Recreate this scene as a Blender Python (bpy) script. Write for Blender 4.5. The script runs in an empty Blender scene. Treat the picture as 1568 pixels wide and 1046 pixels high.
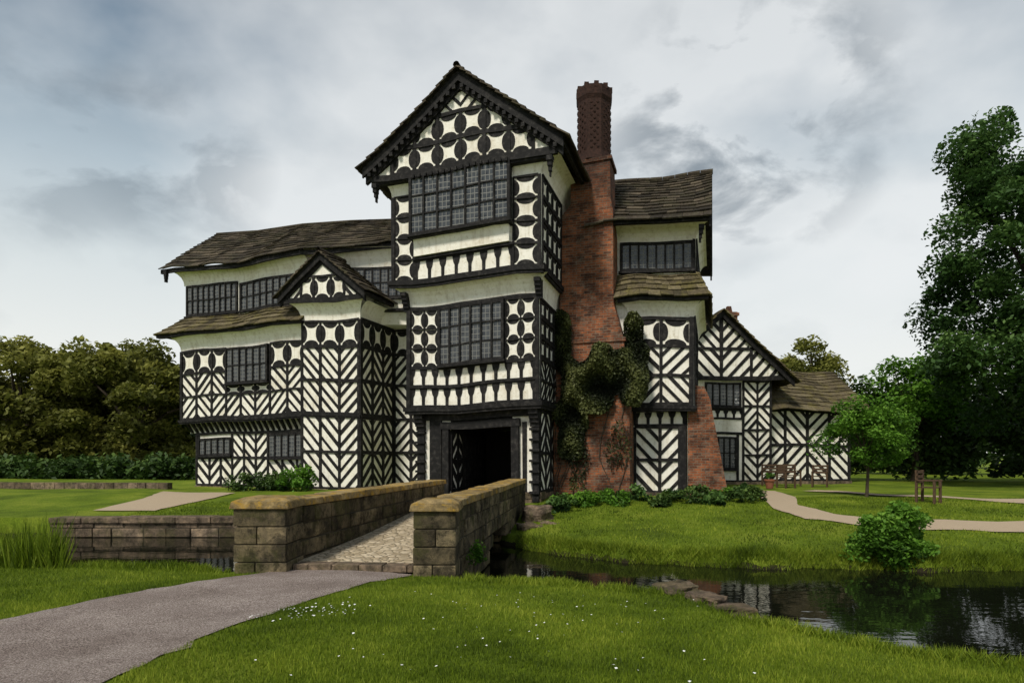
import bpy, bmesh, math, random
import numpy as np
from mathutils import Vector, noise as mnoise
random.seed(7); rng=np.random.default_rng(7)
scn=bpy.context.scene
R=random.uniform
# ------------------------------------------------------------ materials
def newmat(name):
    m=bpy.data.materials.new(name); m.use_nodes=True
    nt=m.node_tree; b=nt.nodes['Principled BSDF']; return m,nt,b
def nd(nt,typ,**kw):
    n=nt.nodes.new(typ)
    for k,v in kw.items():
        if k in n.inputs.keys(): n.inputs[k].default_value=v
        else: setattr(n,k,v)
    return n
def ramp(nt,fac,stops):
    r=nt.nodes.new('ShaderNodeValToRGB'); e=r.color_ramp.elements
    while len(e)<len(stops): e.new(.5)
    for i,(p,c) in enumerate(stops):
        e[i].position=p; e[i].color=(*c,1)
    nt.links.new(fac,r.inputs['Fac']); return r.outputs['Color']
def mixc(nt,fac,a,b,mode='MIX'):
    n=nt.nodes.new('ShaderNodeMix'); n.data_type='RGBA'; n.blend_type=mode
    for i,x in ((0,fac),(6,a),(7,b)):
        if hasattr(x,'links'): nt.links.new(x,n.inputs[i])
        elif i==0: n.inputs[0].default_value=x
        else: n.inputs[i].default_value=(*x,1)
    return n.outputs[2]
def noisef(nt,scale,detail=6,rough=.6,vec=None,dist=0):
    n=nd(nt,'ShaderNodeTexNoise'); n.inputs['Scale'].default_value=scale; n.inputs['Detail'].default_value=detail
    n.inputs['Roughness'].default_value=rough; n.inputs['Distortion'].default_value=dist
    if vec is None:
        g=nt.nodes.new('ShaderNodeNewGeometry'); vec=g.outputs['Position']
    nt.links.new(vec,n.inputs['Vector']); return n.outputs['Fac']
def bump(nt,b,h,strength=.5,dist=.02):
    n=nt.nodes.new('ShaderNodeBump'); n.inputs['Strength'].default_value=strength; n.inputs['Distance'].default_value=dist
    nt.links.new(h,n.inputs['Height']); nt.links.new(n.outputs['Normal'],b.inputs['Normal'])
def mth(nt,op,a,b=None,clamp=False):
    n=nt.nodes.new('ShaderNodeMath'); n.operation=op; n.use_clamp=clamp
    for i,x in ((0,a),(1,b)):
        if x is None: continue
        if hasattr(x,'links'): nt.links.new(x,n.inputs[i])
        else: n.inputs[i].default_value=x
    return n.outputs[0]
def attr(nt,name='rnd'):
    a=nt.nodes.new('ShaderNodeAttribute'); a.attribute_name=name; return a.outputs['Fac']
def uvn(nt):
    return nt.nodes.new('ShaderNodeTexCoord').outputs['UV']

def M_plaster():
    m,nt,b=newmat('lime_plaster')
    c=ramp(nt,noisef(nt,1.3,6,.65),[(.3,(.70,.64,.53)),(.48,(.85,.815,.72)),(.7,(.88,.85,.775))])
    g=ramp(nt,noisef(nt,9,5,.7),[(.30,(.68,.64,.56)),(.47,(1,1,1))])
    c=mixc(nt,.8,c,g,'MULTIPLY')
    mp=nt.nodes.new('ShaderNodeMapping'); mp.inputs['Scale'].default_value=(7,7,.7); g2=nt.nodes.new('ShaderNodeNewGeometry'); nt.links.new(g2.outputs['Position'],mp.inputs['Vector'])
    s=ramp(nt,noisef(nt,1,4,.6,mp.outputs['Vector']),[(.32,(.66,.62,.55)),(.48,(1,1,1))])
    c=mixc(nt,.5,c,s,'MULTIPLY')
    nt.links.new(c,b.inputs['Base Color']); b.inputs['Roughness'].default_value=.9; b.inputs['Specular IOR Level'].default_value=.2
    bump(nt,b,noisef(nt,6,6),.4,.03); return m
def M_timber():
    m,nt,b=newmat('blackened_oak')
    c=ramp(nt,noisef(nt,7,7,.7),[(.3,(.005,.005,.005)),(.52,(.013,.012,.012)),(.74,(.060,.055,.050))])
    nt.links.new(c,b.inputs['Base Color']); b.inputs['Roughness'].default_value=.75; b.inputs['Specular IOR Level'].default_value=.2
    bump(nt,b,noisef(nt,25,6),.6,.012); return m
def M_brick():
    m,nt,b=newmat('old_brick')
    t=nd(nt,'ShaderNodeTexBrick'); t.inputs['Scale'].default_value=1
    t.inputs['Brick Width'].default_value=.24; t.inputs['Row Height'].default_value=.078; t.inputs['Mortar Size'].default_value=.010
    t.inputs['Color1'].default_value=(.33,.115,.052,1); t.inputs['Color2'].default_value=(.10,.042,.028,1); t.inputs['Mortar'].default_value=(.19,.155,.12,1)
    u=uvn(nt); nt.links.new(u,t.inputs['Vector'])
    st=ramp(nt,noisef(nt,1.1,8,.75),[(.38,(.22,.21,.20)),(.5,(.78,.74,.70)),(.64,(1.6,1.38,1.15))])
    c=mixc(nt,.92,t.outputs['Color'],st,'MULTIPLY')
    c=mixc(nt,mth(nt,'MULTIPLY',ramp(nt,noisef(nt,3.5,7,.8),[(.52,(0,0,0)),(.64,(1,1,1))]),.5),c,(.20,.165,.125))
    g=nt.nodes.new('ShaderNodeNewGeometry'); sx=nt.nodes.new('ShaderNodeSeparateXYZ'); nt.links.new(g.outputs['Position'],sx.inputs[0])
    soot=mth(nt,'MULTIPLY',mth(nt,'SUBTRACT',sx.outputs[2],7.6),.16,True)
    c=mixc(nt,soot,c,(.035,.021,.016))
    nt.links.new(c,b.inputs['Base Color']); b.inputs['Roughness'].default_value=.9; b.inputs['Specular IOR Level'].default_value=.2
    h=mth(nt,'SUBTRACT',noisef(nt,20,5),t.outputs['Fac']); bump(nt,b,h,.9,.022); return m
def M_rooft(name,c0,c1,c2,moss):
    m,nt,b=newmat(name)
    c=ramp(nt,attr(nt),[(0,c0),(.5,c1),(1,c2)])
    c=mixc(nt,ramp(nt,noisef(nt,2.2,7,.7),[(.48,(0,0,0)),(.68,(1,1,1))]),c,moss)
    d=ramp(nt,noisef(nt,14,6,.7),[(.3,(.4,.4,.4)),(.65,(1.3,1.27,1.2))])
    c=mixc(nt,.9,c,d,'MULTIPLY')
    # pale lichen spots
    c=mixc(nt,mth(nt,'MULTIPLY',ramp(nt,noisef(nt,6,7,.8,dist=.5),[(.58,(0,0,0)),(.66,(1,1,1))]),.45),c,(.16,.15,.115))
    nt.links.new(c,b.inputs['Base Color']); b.inputs['Roughness'].default_value=.9; b.inputs['Specular IOR Level'].default_value=.15
    bump(nt,b,noisef(nt,12,6,.7),.8,.03); return m
def M_stone(name,c0,c1,c2,lich,lamt=.6,dk=.2,moss=0):
    m,nt,b=newmat(name)
    c=ramp(nt,attr(nt),[(0,c0),(.5,c1),(1,c2)])
    d=ramp(nt,noisef(nt,3.2,8,.78),[(.37,(dk,dk*.97,dk*.9)),(.49,(.8,.78,.74)),(.64,(1.6,1.5,1.3))])
    c=mixc(nt,.92,c,d,'MULTIPLY')
    c=mixc(nt,mth(nt,'MULTIPLY',ramp(nt,noisef(nt,4.1,8,.78,dist=.4),[(.49,(0,0,0)),(.58,(1,1,1))]),lamt),c,lich)
    if moss: c=mixc(nt,mth(nt,'MULTIPLY',ramp(nt,noisef(nt,1.7,7,.75,dist=.6),[(.50,(0,0,0)),(.60,(1,1,1))]),moss),c,(.075,.078,.022))
    nt.links.new(c,b.inputs['Base Color']); b.inputs['Roughness'].default_value=.95; b.inputs['Specular IOR Level'].default_value=.15
    bump(nt,b,noisef(nt,9,8,.8),1,.06); return m
def M_glass():
    m,nt,b=newmat('leaded_glass')
    s=nt.nodes.new('ShaderNodeSeparateXYZ'); nt.links.new(uvn(nt),s.inputs[0])
    def line(o,k):
        f=mth(nt,'FRACT',mth(nt,'MULTIPLY',o,k)); return mth(nt,'GREATER_THAN',f,.84)
    l=mth(nt,'MAXIMUM',line(s.outputs[0],8.0),line(s.outputs[1],6.5))
    v=nd(nt,'ShaderNodeTexVoronoi'); v.inputs['Scale'].default_value=7; nt.links.new(uvn(nt),v.inputs['Vector'])
    gc=ramp(nt,v.outputs['Distance'],[(0,(.010,.012,.016)),(.6,(.06,.065,.07))])
    c=mixc(nt,l,gc,(.15,.15,.14))
    nt.links.new(c,b.inputs['Base Color'])
    r=mth(nt,'ADD',mth(nt,'MULTIPLY',l,.4),.12); nt.links.new(r,b.inputs['Roughness'])
    bump(nt,b,mth(nt,'ADD',noisef(nt,9,3),l),.5,.012); return m
def M_simple(name,c0,c1,scale=8,rough=.85,bs=.4,bd=.02):
    m,nt,b=newmat(name)
    c=ramp(nt,noisef(nt,scale,6,.7),[(.3,c0),(.7,c1)])
    nt.links.new(c,b.inputs['Base Color']); b.inputs['Roughness'].default_value=rough; b.inputs['Specular IOR Level'].default_value=.2
    bump(nt,b,noisef(nt,scale*2.5,6,.7),bs,bd); return m
def M_leaf(name,dark,mid,light,tr=.3):
    m,nt,b=newmat(name)
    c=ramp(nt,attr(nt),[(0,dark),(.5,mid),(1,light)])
    nt.links.new(c,b.inputs['Base Color']); b.inputs['Roughness'].default_value=.6
    b.inputs['Specular IOR Level'].default_value=.2
    if tr:
        t=nt.nodes.new('ShaderNodeBsdfTranslucent'); nt.links.new(c,t.inputs['Color'])
        mx=nt.nodes.new('ShaderNodeMixShader'); mx.inputs[0].default_value=tr
        nt.links.new(b.outputs[0],mx.inputs[1]); nt.links.new(t.outputs[0],mx.inputs[2])
        nt.links.new(mx.outputs[0],nt.nodes['Material Output'].inputs['Surface'])
    return m
plaster=M_plaster(); timber=M_timber(); brick=M_brick(); glass=M_glass()
slate=M_rooft('stone_slate',(.020,.017,.013),(.058,.047,.035),(.13,.105,.076),(.068,.062,.036))
slate_l=M_rooft('stone_slate_mossy',(.045,.038,.024),(.11,.09,.055),(.19,.16,.10),(.15,.13,.045))
stone=M_stone('bridge_sandstone',(.075,.062,.042),(.155,.128,.082),(.27,.22,.14),(.024,.021,.016),.7,.14,.5)
coping=M_stone('lichen_coping',(.24,.18,.095),(.32,.24,.12),(.40,.31,.17),(.50,.30,.045),.8,.35)
redstone=M_stone('weathered_sandstone',(.12,.092,.068),(.21,.16,.12),(.31,.24,.18),(.06,.052,.036),.55,.2,.4)
mortar=M_simple('mortar',(.04,.035,.025),(.09,.075,.055))
bark=M_simple('bark',(.03,.023,.016),(.09,.07,.05),9,.9,.8,.03)
inshade=M_simple('interior_shade',(.004,.0035,.003),(.009,.008,.006))  # near-black colour stands in for shade inside the passage and windows
wood=M_simple('weathered_wood',(.05,.03,.018),(.12,.075,.045),14)
terracotta=M_simple('terracotta',(.22,.08,.045),(.30,.12,.07),14)
lf_oak=M_leaf('leaf_olive',(.036,.040,.008),(.145,.155,.028),(.34,.33,.075),.35)
lf_dark=M_leaf('leaf_dark',(.012,.026,.007),(.046,.090,.018),(.13,.20,.04),.2)
lf_ash=M_leaf('leaf_ash',(.010,.028,.007),(.050,.110,.024),(.15,.25,.06),.3)
lf_green=M_leaf('leaf_green',(.025,.065,.008),(.095,.22,.02),(.22,.39,.05),.35)
lf_ivy=M_leaf('leaf_ivy',(.006,.009,.004),(.026,.034,.010),(.085,.095,.028),0)
gblade=M_leaf('grass_blade',(.055,.090,.008),(.165,.24,.014),(.38,.43,.05),.4)
petal=M_simple('petal',(.75,.75,.7),(.82,.82,.78))
# ------------------------------------------------------------ builders
WARP=set()
def warp(x,y,z):
    "old frame buildings sag: smooth few-centimetre vertical deformation shared by every part"
    k=min(max((z-.5)/3,0),1)
    return (x,y,z+k*(.055*math.sin(x*.62+.6)+.035*math.sin(x*1.5+z*.3)+.015*math.sin(x*3.3+z*1.1)))
class MB:
    def __init__(s): s.v=[];s.f=[];s.m=[];s.r=[]
    def face(self,pts,m=0,r=.5):
        s=self; i=len(s.v); s.v+= [tuple(p) for p in pts]; s.f.append(tuple(range(i,i+len(pts)))); s.m.append(m); s.r.append(r)
    def poly(s,front,back,m=0,r=.5):
        n=len(front); i=len(s.v); s.v+=[tuple(p) for p in front]+[tuple(p) for p in back]
        fs=[tuple(range(i,i+n)),tuple(range(i+2*n-1,i+n-1,-1))]
        for k in range(n):
            k2=(k+1)%n; fs.append((i+k,i+n+k,i+n+k2,i+k2))
        s.f+=fs; s.m+=[m]*len(fs); s.r+=[r]*len(fs)
    def prism(s,P,pl,o0,o1,m=0,r=.5):
        if len(pl)<3: return
        s.poly([P(x,z,o1) for x,z in pl],[P(x,z,o0) for x,z in pl],m,r)
    def box(s,P,x0,x1,z0,z1,o0,o1,m=0,r=.5):
        s.prism(P,[(x0,z0),(x1,z0),(x1,z1),(x0,z1)],o0,o1,m,r)
    def obj(s,name,mats,parent=None,bevel=0,smooth=False):
        me=bpy.data.meshes.new(name)
        me.from_pydata([warp(*p) for p in s.v] if parent in WARP else s.v,[],s.f)
        for m in mats: me.materials.append(m)
        me.polygons.foreach_set('material_index',s.m)
        a=me.attributes.new('rnd','FLOAT','FACE'); a.data.foreach_set('value',s.r)
        bm=bmesh.new(); bm.from_mesh(me); bmesh.ops.recalc_face_normals(bm,faces=bm.faces); bm.to_mesh(me); bm.free()
        uv=me.uv_layers.new(name='UVMap'); ud=np.zeros((len(me.loops),2)); Z=Vector((0,0,1))
        for p in me.polygons:
            n=p.normal
            if abs(n.z)>.95: t=Vector((1,0,0)); b=Vector((0,1,0))
            else:
                t=Z.cross(n).normalized(); b=n.cross(t)
            for li in p.loop_indices:
                co=me.vertices[me.loops[li].vertex_index].co; ud[li]=(co.dot(t),co.dot(b))
        uv.data.foreach_set('uv',ud.ravel())
        if smooth: me.polygons.foreach_set('use_smooth',[True]*len(me.polygons))
        o=bpy.data.objects.new(name,me); scn.collection.objects.link(o)
        if parent: o.parent=parent
        if bevel:
            bv=o.modifiers.new('bevel','BEVEL'); bv.width=bevel; bv.segments=2; bv.limit_method='ANGLE'
        return o
def empty(name):
    e=bpy.data.objects.new(name,None); scn.collection.objects.link(e); return e
class Fr:
    def __init__(s,ox,oy,deg):
        a=math.radians(deg); s.o=(ox,oy); s.c=math.cos(a); s.s=math.sin(a)
    def pt(s,u,v,z): return (s.o[0]+u*s.c+v*s.s, s.o[1]-u*s.s+v*s.c, z)
    def wall(s,u0,v0,u1,v1): return wall_ab(s.pt(u0,v0,0),s.pt(u1,v1,0))
def wall_ab(A,B):
    dx,dy=B[0]-A[0],B[1]-A[1]; L=math.hypot(dx,dy); dx/=L; dy/=L
    def P(x,z,o): return (A[0]+dx*x+dy*o, A[1]+dy*x-dx*o, z)
    P.L=L; return P
def clip(poly,reg):
    out=poly
    n=len(reg)
    for i in range(n):
        a=reg[i]; b=reg[(i+1)%n]; inp=out; out=[]
        if not inp: return []
        def side(p): return (b[0]-a[0])*(p[1]-a[1])-(b[1]-a[1])*(p[0]-a[0])
        for k in range(len(inp)):
            p=inp[k]; q=inp[(k+1)%len(inp)]; sp=side(p); sq=side(q)
            if sp>=0: out.append(p)
            if (sp>0 and sq<0) or (sp<0 and sq>0):
                t=sp/(sp-sq); out.append((p[0]+(q[0]-p[0])*t,p[1]+(q[1]-p[1])*t))
    if len(out)<3: return []
    A=abs(sum(out[i][0]*out[(i+1)%len(out)][1]-out[(i+1)%len(out)][0]*out[i][1] for i in range(len(out))))/2
    return out if A>2e-4 else []
def rect(x0,z0,x1,z1): return [(x0,z0),(x1,z0),(x1,z1),(x0,z1)]
PL,TI,GL=0,1,2
HM=[plaster,timber,glass,inshade]
def tb(mb,P,x0,x1,z0,z1,o=.035,reg=None):
    j=lambda:R(-.012,.012)
    pl=[(x0+j(),z0+j()),(x1+j(),z0+j()),(x1+j(),z1+j()),(x0+j(),z1+j())]
    if x1-x0>1.2 and z1-z0<.4:
        K=int((x1-x0)/.6)+1; r=R(0,1); oo=o+R(0,.006)
        for k in range(K):
            t,u=k/K,(k+1)/K; L=lambda a,b,s:(a[0]+(b[0]-a[0])*s,a[1]+(b[1]-a[1])*s)
            q=[L(pl[0],pl[1],t),L(pl[0],pl[1],u),L(pl[3],pl[2],u),L(pl[3],pl[2],t)]
            if reg: q=clip(q,reg)
            if q: mb.prism(P,q,-.02,oo,TI,r)
        return
    if reg: pl=clip(pl,reg)
    if pl: mb.prism(P,pl,-.02,o+R(0,.008),TI,R(0,1))
def stripes(mb,P,reg,d,sp=.42,w=.17,slope=1.05,o=.018,ph=None):
    xs=[p[0] for p in reg]; zs=[p[1] for p in reg]; x0,x1=min(xs),max(xs); z0,z1=min(zs),max(zs)
    W=x1-x0; dz=slope*W
    if ph is None: ph=.22
    k0=-int(dz/sp)-2; k1=int((z1-z0)/sp)+int(dz/sp)+3
    for k in range(k0,k1):
        b=z0+(k+ph)*sp+R(-.022,.022); ww=w*R(.8,1.15); e1=R(-.02,.02)
        if d>0: pl=[(x0,b),(x1,b+dz+e1),(x1,b+dz+ww+e1),(x0,b+ww)]
        else: pl=[(x0,b+dz+e1),(x1,b),(x1,b+ww),(x0,b+dz+ww+e1)]
        pl=clip(pl,reg)
        if pl: mb.prism(P,pl,-.02,o+R(0,.007),TI,R(0,1))
def quat(mb,P,x0,z0,x1,z1,reg=None,o=.012,dp=.23,ln=.40):
    "lobed panel: lens-shaped cusps grow from each side leaving a pale four-petalled flower"
    w=x1-x0;h=z1-z0; rr=rect(x0,z0,x1,z1)
    for i_,(cx,cz) in enumerate(((x0+w/2,z0),(x1,z0+h/2),(x0+w/2,z1),(x0,z0+h/2))):
        N=8; oo=o+R(0,.008); pts=[]; d_=dp*R(.92,1.08); l_=ln*R(.95,1.04)
        for i in range(N+1):
            a=math.radians(90*i_+180*i/N)
            if i_%2==0: pts.append((cx+math.cos(a)*w*l_,cz+math.sin(a)*h*d_))
            else: pts.append((cx+math.cos(a)*w*d_,cz+math.sin(a)*h*l_))
        pl=clip(pts,rr)
        if reg and pl: pl=clip(pl,reg)
        if pl: mb.prism(P,pl,-.01,oo,TI)
def balus(mb,P,x0,z0,x1,z1,sp=.40):
    n=max(1,round((x1-x0)/sp)); d=(x1-x0)/n; h=z1-z0
    for i in range(n+1):
        c=x0+i*d
        pl=[(c-.045,z0),(c+.045,z0),(c+.05,z0+h*.5),(c+.09,z0+h*.66),(c+.12,z1),(c-.12,z1),(c-.09,z0+h*.66),(c-.05,z0+h*.5)]
        a=clip([pl[0],pl[1],pl[2],pl[7]],rect(x0,z0,x1,z1)); b=clip([pl[7],pl[2],pl[3],pl[4],pl[5],pl[6]],rect(x0,z0,x1,z1))
        o=.02+R(0,.008)
        for q in (a,b):
            if q: mb.prism(P,q,-.02,o,TI)
def grid(mb,P,xs,zs,rows,tw=.09,sp=.42,w=.17,reg=None,o=.035):
    for x in xs: tb(mb,P,x-tw/2,x+tw/2,zs[0],zs[-1],o,reg)
    for z in zs: tb(mb,P,xs[0],xs[-1],z-tw/2,z+tw/2,o+.009,reg)
    nr=len(zs)-1
    for r in range(nr):
        z0,z1=zs[nr-1-r]+tw/2,zs[nr-r]-tw/2
        for c in range(len(xs)-1):
            ch=rows[r][c] if c<len(rows[r]) else '.'
            a,b=xs[c]+tw/2,xs[c+1]-tw/2
            if ch in '/\\':
                rg=rect(a,z0,b,z1)
                if reg: rg=clip(rg,reg)
                if rg: stripes(mb,P,rg,1 if ch=='/' else -1,sp,w)
            elif ch in 'qx': quat(mb,P,a,z0,b,z1,reg)
            elif ch=='b': balus(mb,P,a,z0,b,z1)
def window(mb,P,x0,z0,x1,z1,nx,nz,o=.05,fr=.08):
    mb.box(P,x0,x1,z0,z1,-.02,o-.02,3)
    for i in range(nx):
        for k in range(nz):
            a,b=x0+(x1-x0)*i/nx,x0+(x1-x0)*(i+1)/nx; c,d=z0+(z1-z0)*k/nz,z0+(z1-z0)*(k+1)/nz
            q=[o+R(-.008,.008) for _ in range(3)]; q.append(q[0]+q[2]-q[1])
            mb.face([P(a,c,q[0]),P(b,c,q[1]),P(b,d,q[2]),P(a,d,q[3])],GL)
    mw=.05
    for i in range(nx+1):
        x=x0+(x1-x0)*i/nx; w=fr if i in(0,nx) else mw
        mb.box(P,x-w/2,x+w/2,z0-.03,z1+.03,-.02,o+.05+R(0,.006),TI)
    for i in range(nz+1):
        z=z0+(z1-z0)*i/nz; w=fr*1.1 if i in(0,nz) else mw*.8
        for k in range(nx):
            a=x0-.04*(k==0)+(x1-x0)*k/nx; b=x0+.04*(k==nx-1)+(x1-x0)*(k+1)/nx
            mb.box(P,a,b,z-w/2,z+w/2,-.02,o+.035+k%2*.003,TI)
    mb.box(P,x0-.08,x1+.08,z0-.1,z0-.035,-.02,o+.12,TI)
def cove(mb,P,s0,s1,z0,z1,o0,o1,l=1,r=1,n=5,m=PL):
    pr=None
    K=max(1,int((s1-s0)/1.0))
    for i in range(n+1):
        t=i/n*math.pi/2; o=o0+(o1-o0)*(1-math.cos(t)); z=z0+(z1-z0)*math.sin(t)
        a,b=s0-(o-o0)*l,s1+(o-o0)*r
        cur=[P(a+(b-a)*k/K,z,o) for k in range(K+1)]
        if pr:
            for k in range(K): mb.face([pr[k],pr[k+1],cur[k+1],cur[k]],m)
        pr=cur
def body(mb,F,u0,u1,v0,v1,z0,z1,m=PL):
    nu=max(1,int(abs(u1-u0)/.8)); nz=max(1,int(abs(z1-z0)/.8)); nv=max(1,int(abs(v1-v0)/1.2))
    L=lambda a,b,t:a+(b-a)*t
    for i in range(nu):
        a,b=L(u0,u1,i/nu),L(u0,u1,(i+1)/nu)
        for k in range(nz):
            c,d=L(z0,z1,k/nz),L(z0,z1,(k+1)/nz)
            for v in (v0,v1): mb.face([F.pt(a,v,c),F.pt(b,v,c),F.pt(b,v,d),F.pt(a,v,d)],m)
        for k in range(nv):
            c,d=L(v0,v1,k/nv),L(v0,v1,(k+1)/nv)
            for z in (z0,z1): mb.face([F.pt(a,c,z),F.pt(b,c,z),F.pt(b,d,z),F.pt(a,d,z)],m)
    for i in range(nv):
        a,b=L(v0,v1,i/nv),L(v0,v1,(i+1)/nv)
        for k in range(nz):
            c,d=L(z0,z1,k/nz),L(z0,z1,(k+1)/nz)
            for u in (u0,u1): mb.face([F.pt(u,a,c),F.pt(u,b,c),F.pt(u,b,d),F.pt(u,a,d)],m)
def rail(mb,P,s0,s1,z0,z1,o,m=TI):
    h=z1-z0; K=max(1,int((s1-s0)/.7)); a0,a1=s0-o*.6,s1+o*.6; b0,b1=s0-o,s1+o
    for k in range(K):
        t,u=k/K,(k+1)/K
        mb.box(P,a0+(a1-a0)*t,a0+(a1-a0)*u,z0,z0+h*.4,-.02,o*.6+k%2*.003,m)
        mb.box(P,b0+(b1-b0)*t,b0+(b1-b0)*u,z0+h*.4,z1,-.02,o+k%2*.003,m)
def roof(mb,eL,eR,rR,rL,nc,tw=.42,th=.035,m=0,sag=0,base=None):
    eL,eR,rR,rL=map(Vector,(eL,eR,rR,rL))
    n=(eR-eL).cross(rL-eL).normalized()
    if n.z<0: n=-n
    W=(eR-eL).length
    def pt(s,t):
        a=eL.lerp(rL,t); b=eR.lerp(rR,t); p=a.lerp(b,s)
        p=p+n*(-sag*math.sin(math.pi*s)*math.sin(math.pi*min(t,1)))
        k=math.sin(math.pi*min(max(s,0),1))**.5
        p.z+=(.035*math.sin(s*W*1.3+1)+.02*math.sin(s*W*3.1))*k
        return p
    for i in range(12):
        a,b=i/12,(i+1)/12
        for k in range(3):
            c,d=k/3,(k+1)/3
            mb.face([pt(a,c)-n*.03,pt(b,c)-n*.03,pt(b,d)-n*.03,pt(a,d)-n*.03],m,.0)
    g=[(1.25-.5*i/nc) for i in range(nc)]; tot=sum(g); acc=0; ts=[0]
    for x in g: acc+=x/tot; ts.append(acc)
    for i in range(nc):
        t0=ts[i]-(.03 if i==0 else 0); t1=min(1.0,ts[i+1]+.35*(ts[i+1]-ts[i]))
        s=-R(0,.6)*tw/W
        cr=R(-.15,.15)
        while s<1:
            w=tw*R(.6,1.35)/W*(1.15-.4*i/nc); a=max(s,0); b=min(s+w,1)
            if b-a>.003:
                g0=.004/W; j=R(-.02,.02)/max(.1,(rL-eL).length); up=R(.0,.022); 
                lo=n*(th*1.6+up); hi=n*(th*.3)
                tl=[pt(a+g0,t0+j)+lo,pt(b-g0,t0+j)+lo+n*R(-.012,.012),pt(b-g0,t1)+hi,pt(a+g0,t1)+hi]
                bl=[p-n*th*1.2 for p in tl]
                mb.poly(tl,bl,m,min(1,max(0,R(.1,.9)+cr)))
            s+=w
def tube(mb,pts,rad,n=8,m=0):
    rings=[]
    for i,p in enumerate(pts):
        p=Vector(p); d=(Vector(pts[min(i+1,len(pts)-1)])-Vector(pts[max(i-1,0)])).normalized()
        a=d.orthogonal().normalized(); b=d.cross(a)
        rings.append([p+(a*math.cos(2*math.pi*k/n)+b*math.sin(2*math.pi*k/n))*rad[i] for k in range(n)])
    for i in range(len(rings)-1):
        A,B=rings[i],rings[i+1]
        best=min(range(n),key=lambda q:(A[0]-B[q]).length); B=B[best:]+B[:best]; rings[i+1]=B
        if (A[1]-B[1]).length>(A[1]-B[-1]).length: B=[B[0]]+B[1:][::-1]; rings[i+1]=B
        for k in range(n): mb.face([A[k],A[(k+1)%n],B[(k+1)%n],B[k]],m)
def np_mesh(name,V,nper,rnd,mats,parent=None):
    N=len(V)//nper; me=bpy.data.meshes.new(name)
    me.vertices.add(len(V)); me.vertices.foreach_set('co',V.astype(np.float32).ravel())
    me.loops.add(len(V)); me.loops.foreach_set('vertex_index',np.arange(len(V),dtype=np.int32))
    me.polygons.add(N); me.polygons.foreach_set('loop_start',np.arange(0,len(V),nper,dtype=np.int32))
    me.update(calc_edges=True)
    a=me.attributes.new('rnd','FLOAT','FACE'); a.data.foreach_set('value',rnd.astype(np.float32))
    for m in mats: me.materials.append(m)
    o=bpy.data.objects.new(name,me); scn.collection.objects.link(o)
    if parent: o.parent=parent
    return o
def unit(N):
    v=rng.normal(size=(N,3)); return v/np.linalg.norm(v,axis=1,keepdims=True)
def leaves(name,C,size,rnd,mat,parent=None,up=.35,asp=.55):
    N=len(C); n=unit(N); n[:,2]=np.abs(n[:,2])+up; n/=np.linalg.norm(n,axis=1,keepdims=True)
    t=np.cross(n,unit(N)); t/=np.linalg.norm(t,axis=1,keepdims=True)+1e-9; b=np.cross(n,t)
    s=(size*rng.uniform(.6,1.3,N))[:,None]
    V=np.stack([C-t*s,C+b*s*asp+n*s*.15,C+t*s,C-b*s*asp+n*s*.15],1).reshape(-1,3)
    return np_mesh(name,V,4,np.clip(rnd,0,1),[mat],parent)
def clumps(ells,nl,cr,flat=.7,shell=.55):
    CC=[];rn=[];cs=[]
    for (x,y,z,rx,ry,rz,nc) in ells:
        d=unit(nc); r=rng.uniform(0,1,nc)**(1-shell) ; r=.35+.65*r
        c=np.array([x,y,z])+d*r[:,None]*np.array([rx,ry,rz])
        for i in range(nc):
            R_=cr*rng.uniform(.6,1.35); k=int(nl*rng.uniform(.6,1.3))
            dd=unit(k)*(rng.uniform(0,1,k)**.45)[:,None]*R_*np.array([1,1,flat])
            dd[:,2]-= .25*R_*(dd[:,0]**2+dd[:,1]**2)/(R_*R_)
            CC.append(c[i]+dd)
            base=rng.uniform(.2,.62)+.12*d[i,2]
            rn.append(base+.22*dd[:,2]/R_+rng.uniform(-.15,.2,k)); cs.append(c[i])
    return np.concatenate(CC),np.concatenate(rn),cs
def tree(name,base,trh,trr,ells,nl,cr,size,mat,flat=.7,nlimb=14):
    e=empty(name); C,rn,cs=clumps(ells,nl,cr,flat)
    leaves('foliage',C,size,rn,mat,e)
    mb=MB(); b=Vector(base); top=b+Vector((R(-.3,.3)*trr*3,R(-.2,.2)*trr*3,trh))
    mid=b.lerp(top,.5)+Vector((trr*R(-.8,.8),0,0))
    tube(mb,[b-Vector((0,0,.1)),b+Vector((0,0,trr*1.2)),mid,top],[trr*1.5,trr,trr*.8,trr*.55],9)
    for c in random.sample(cs,min(nlimb,len(cs))):
        c=Vector(c); s=b.lerp(top,R(.55,1)); m_=s.lerp(c,.5)+Vector((0,0,(c-s).length*.08))
        tube(mb,[s,m_,c],[trr*.4,trr*.22,trr*.07],5)
    mb.obj('trunk',[bark],e,smooth=True); return e
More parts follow.
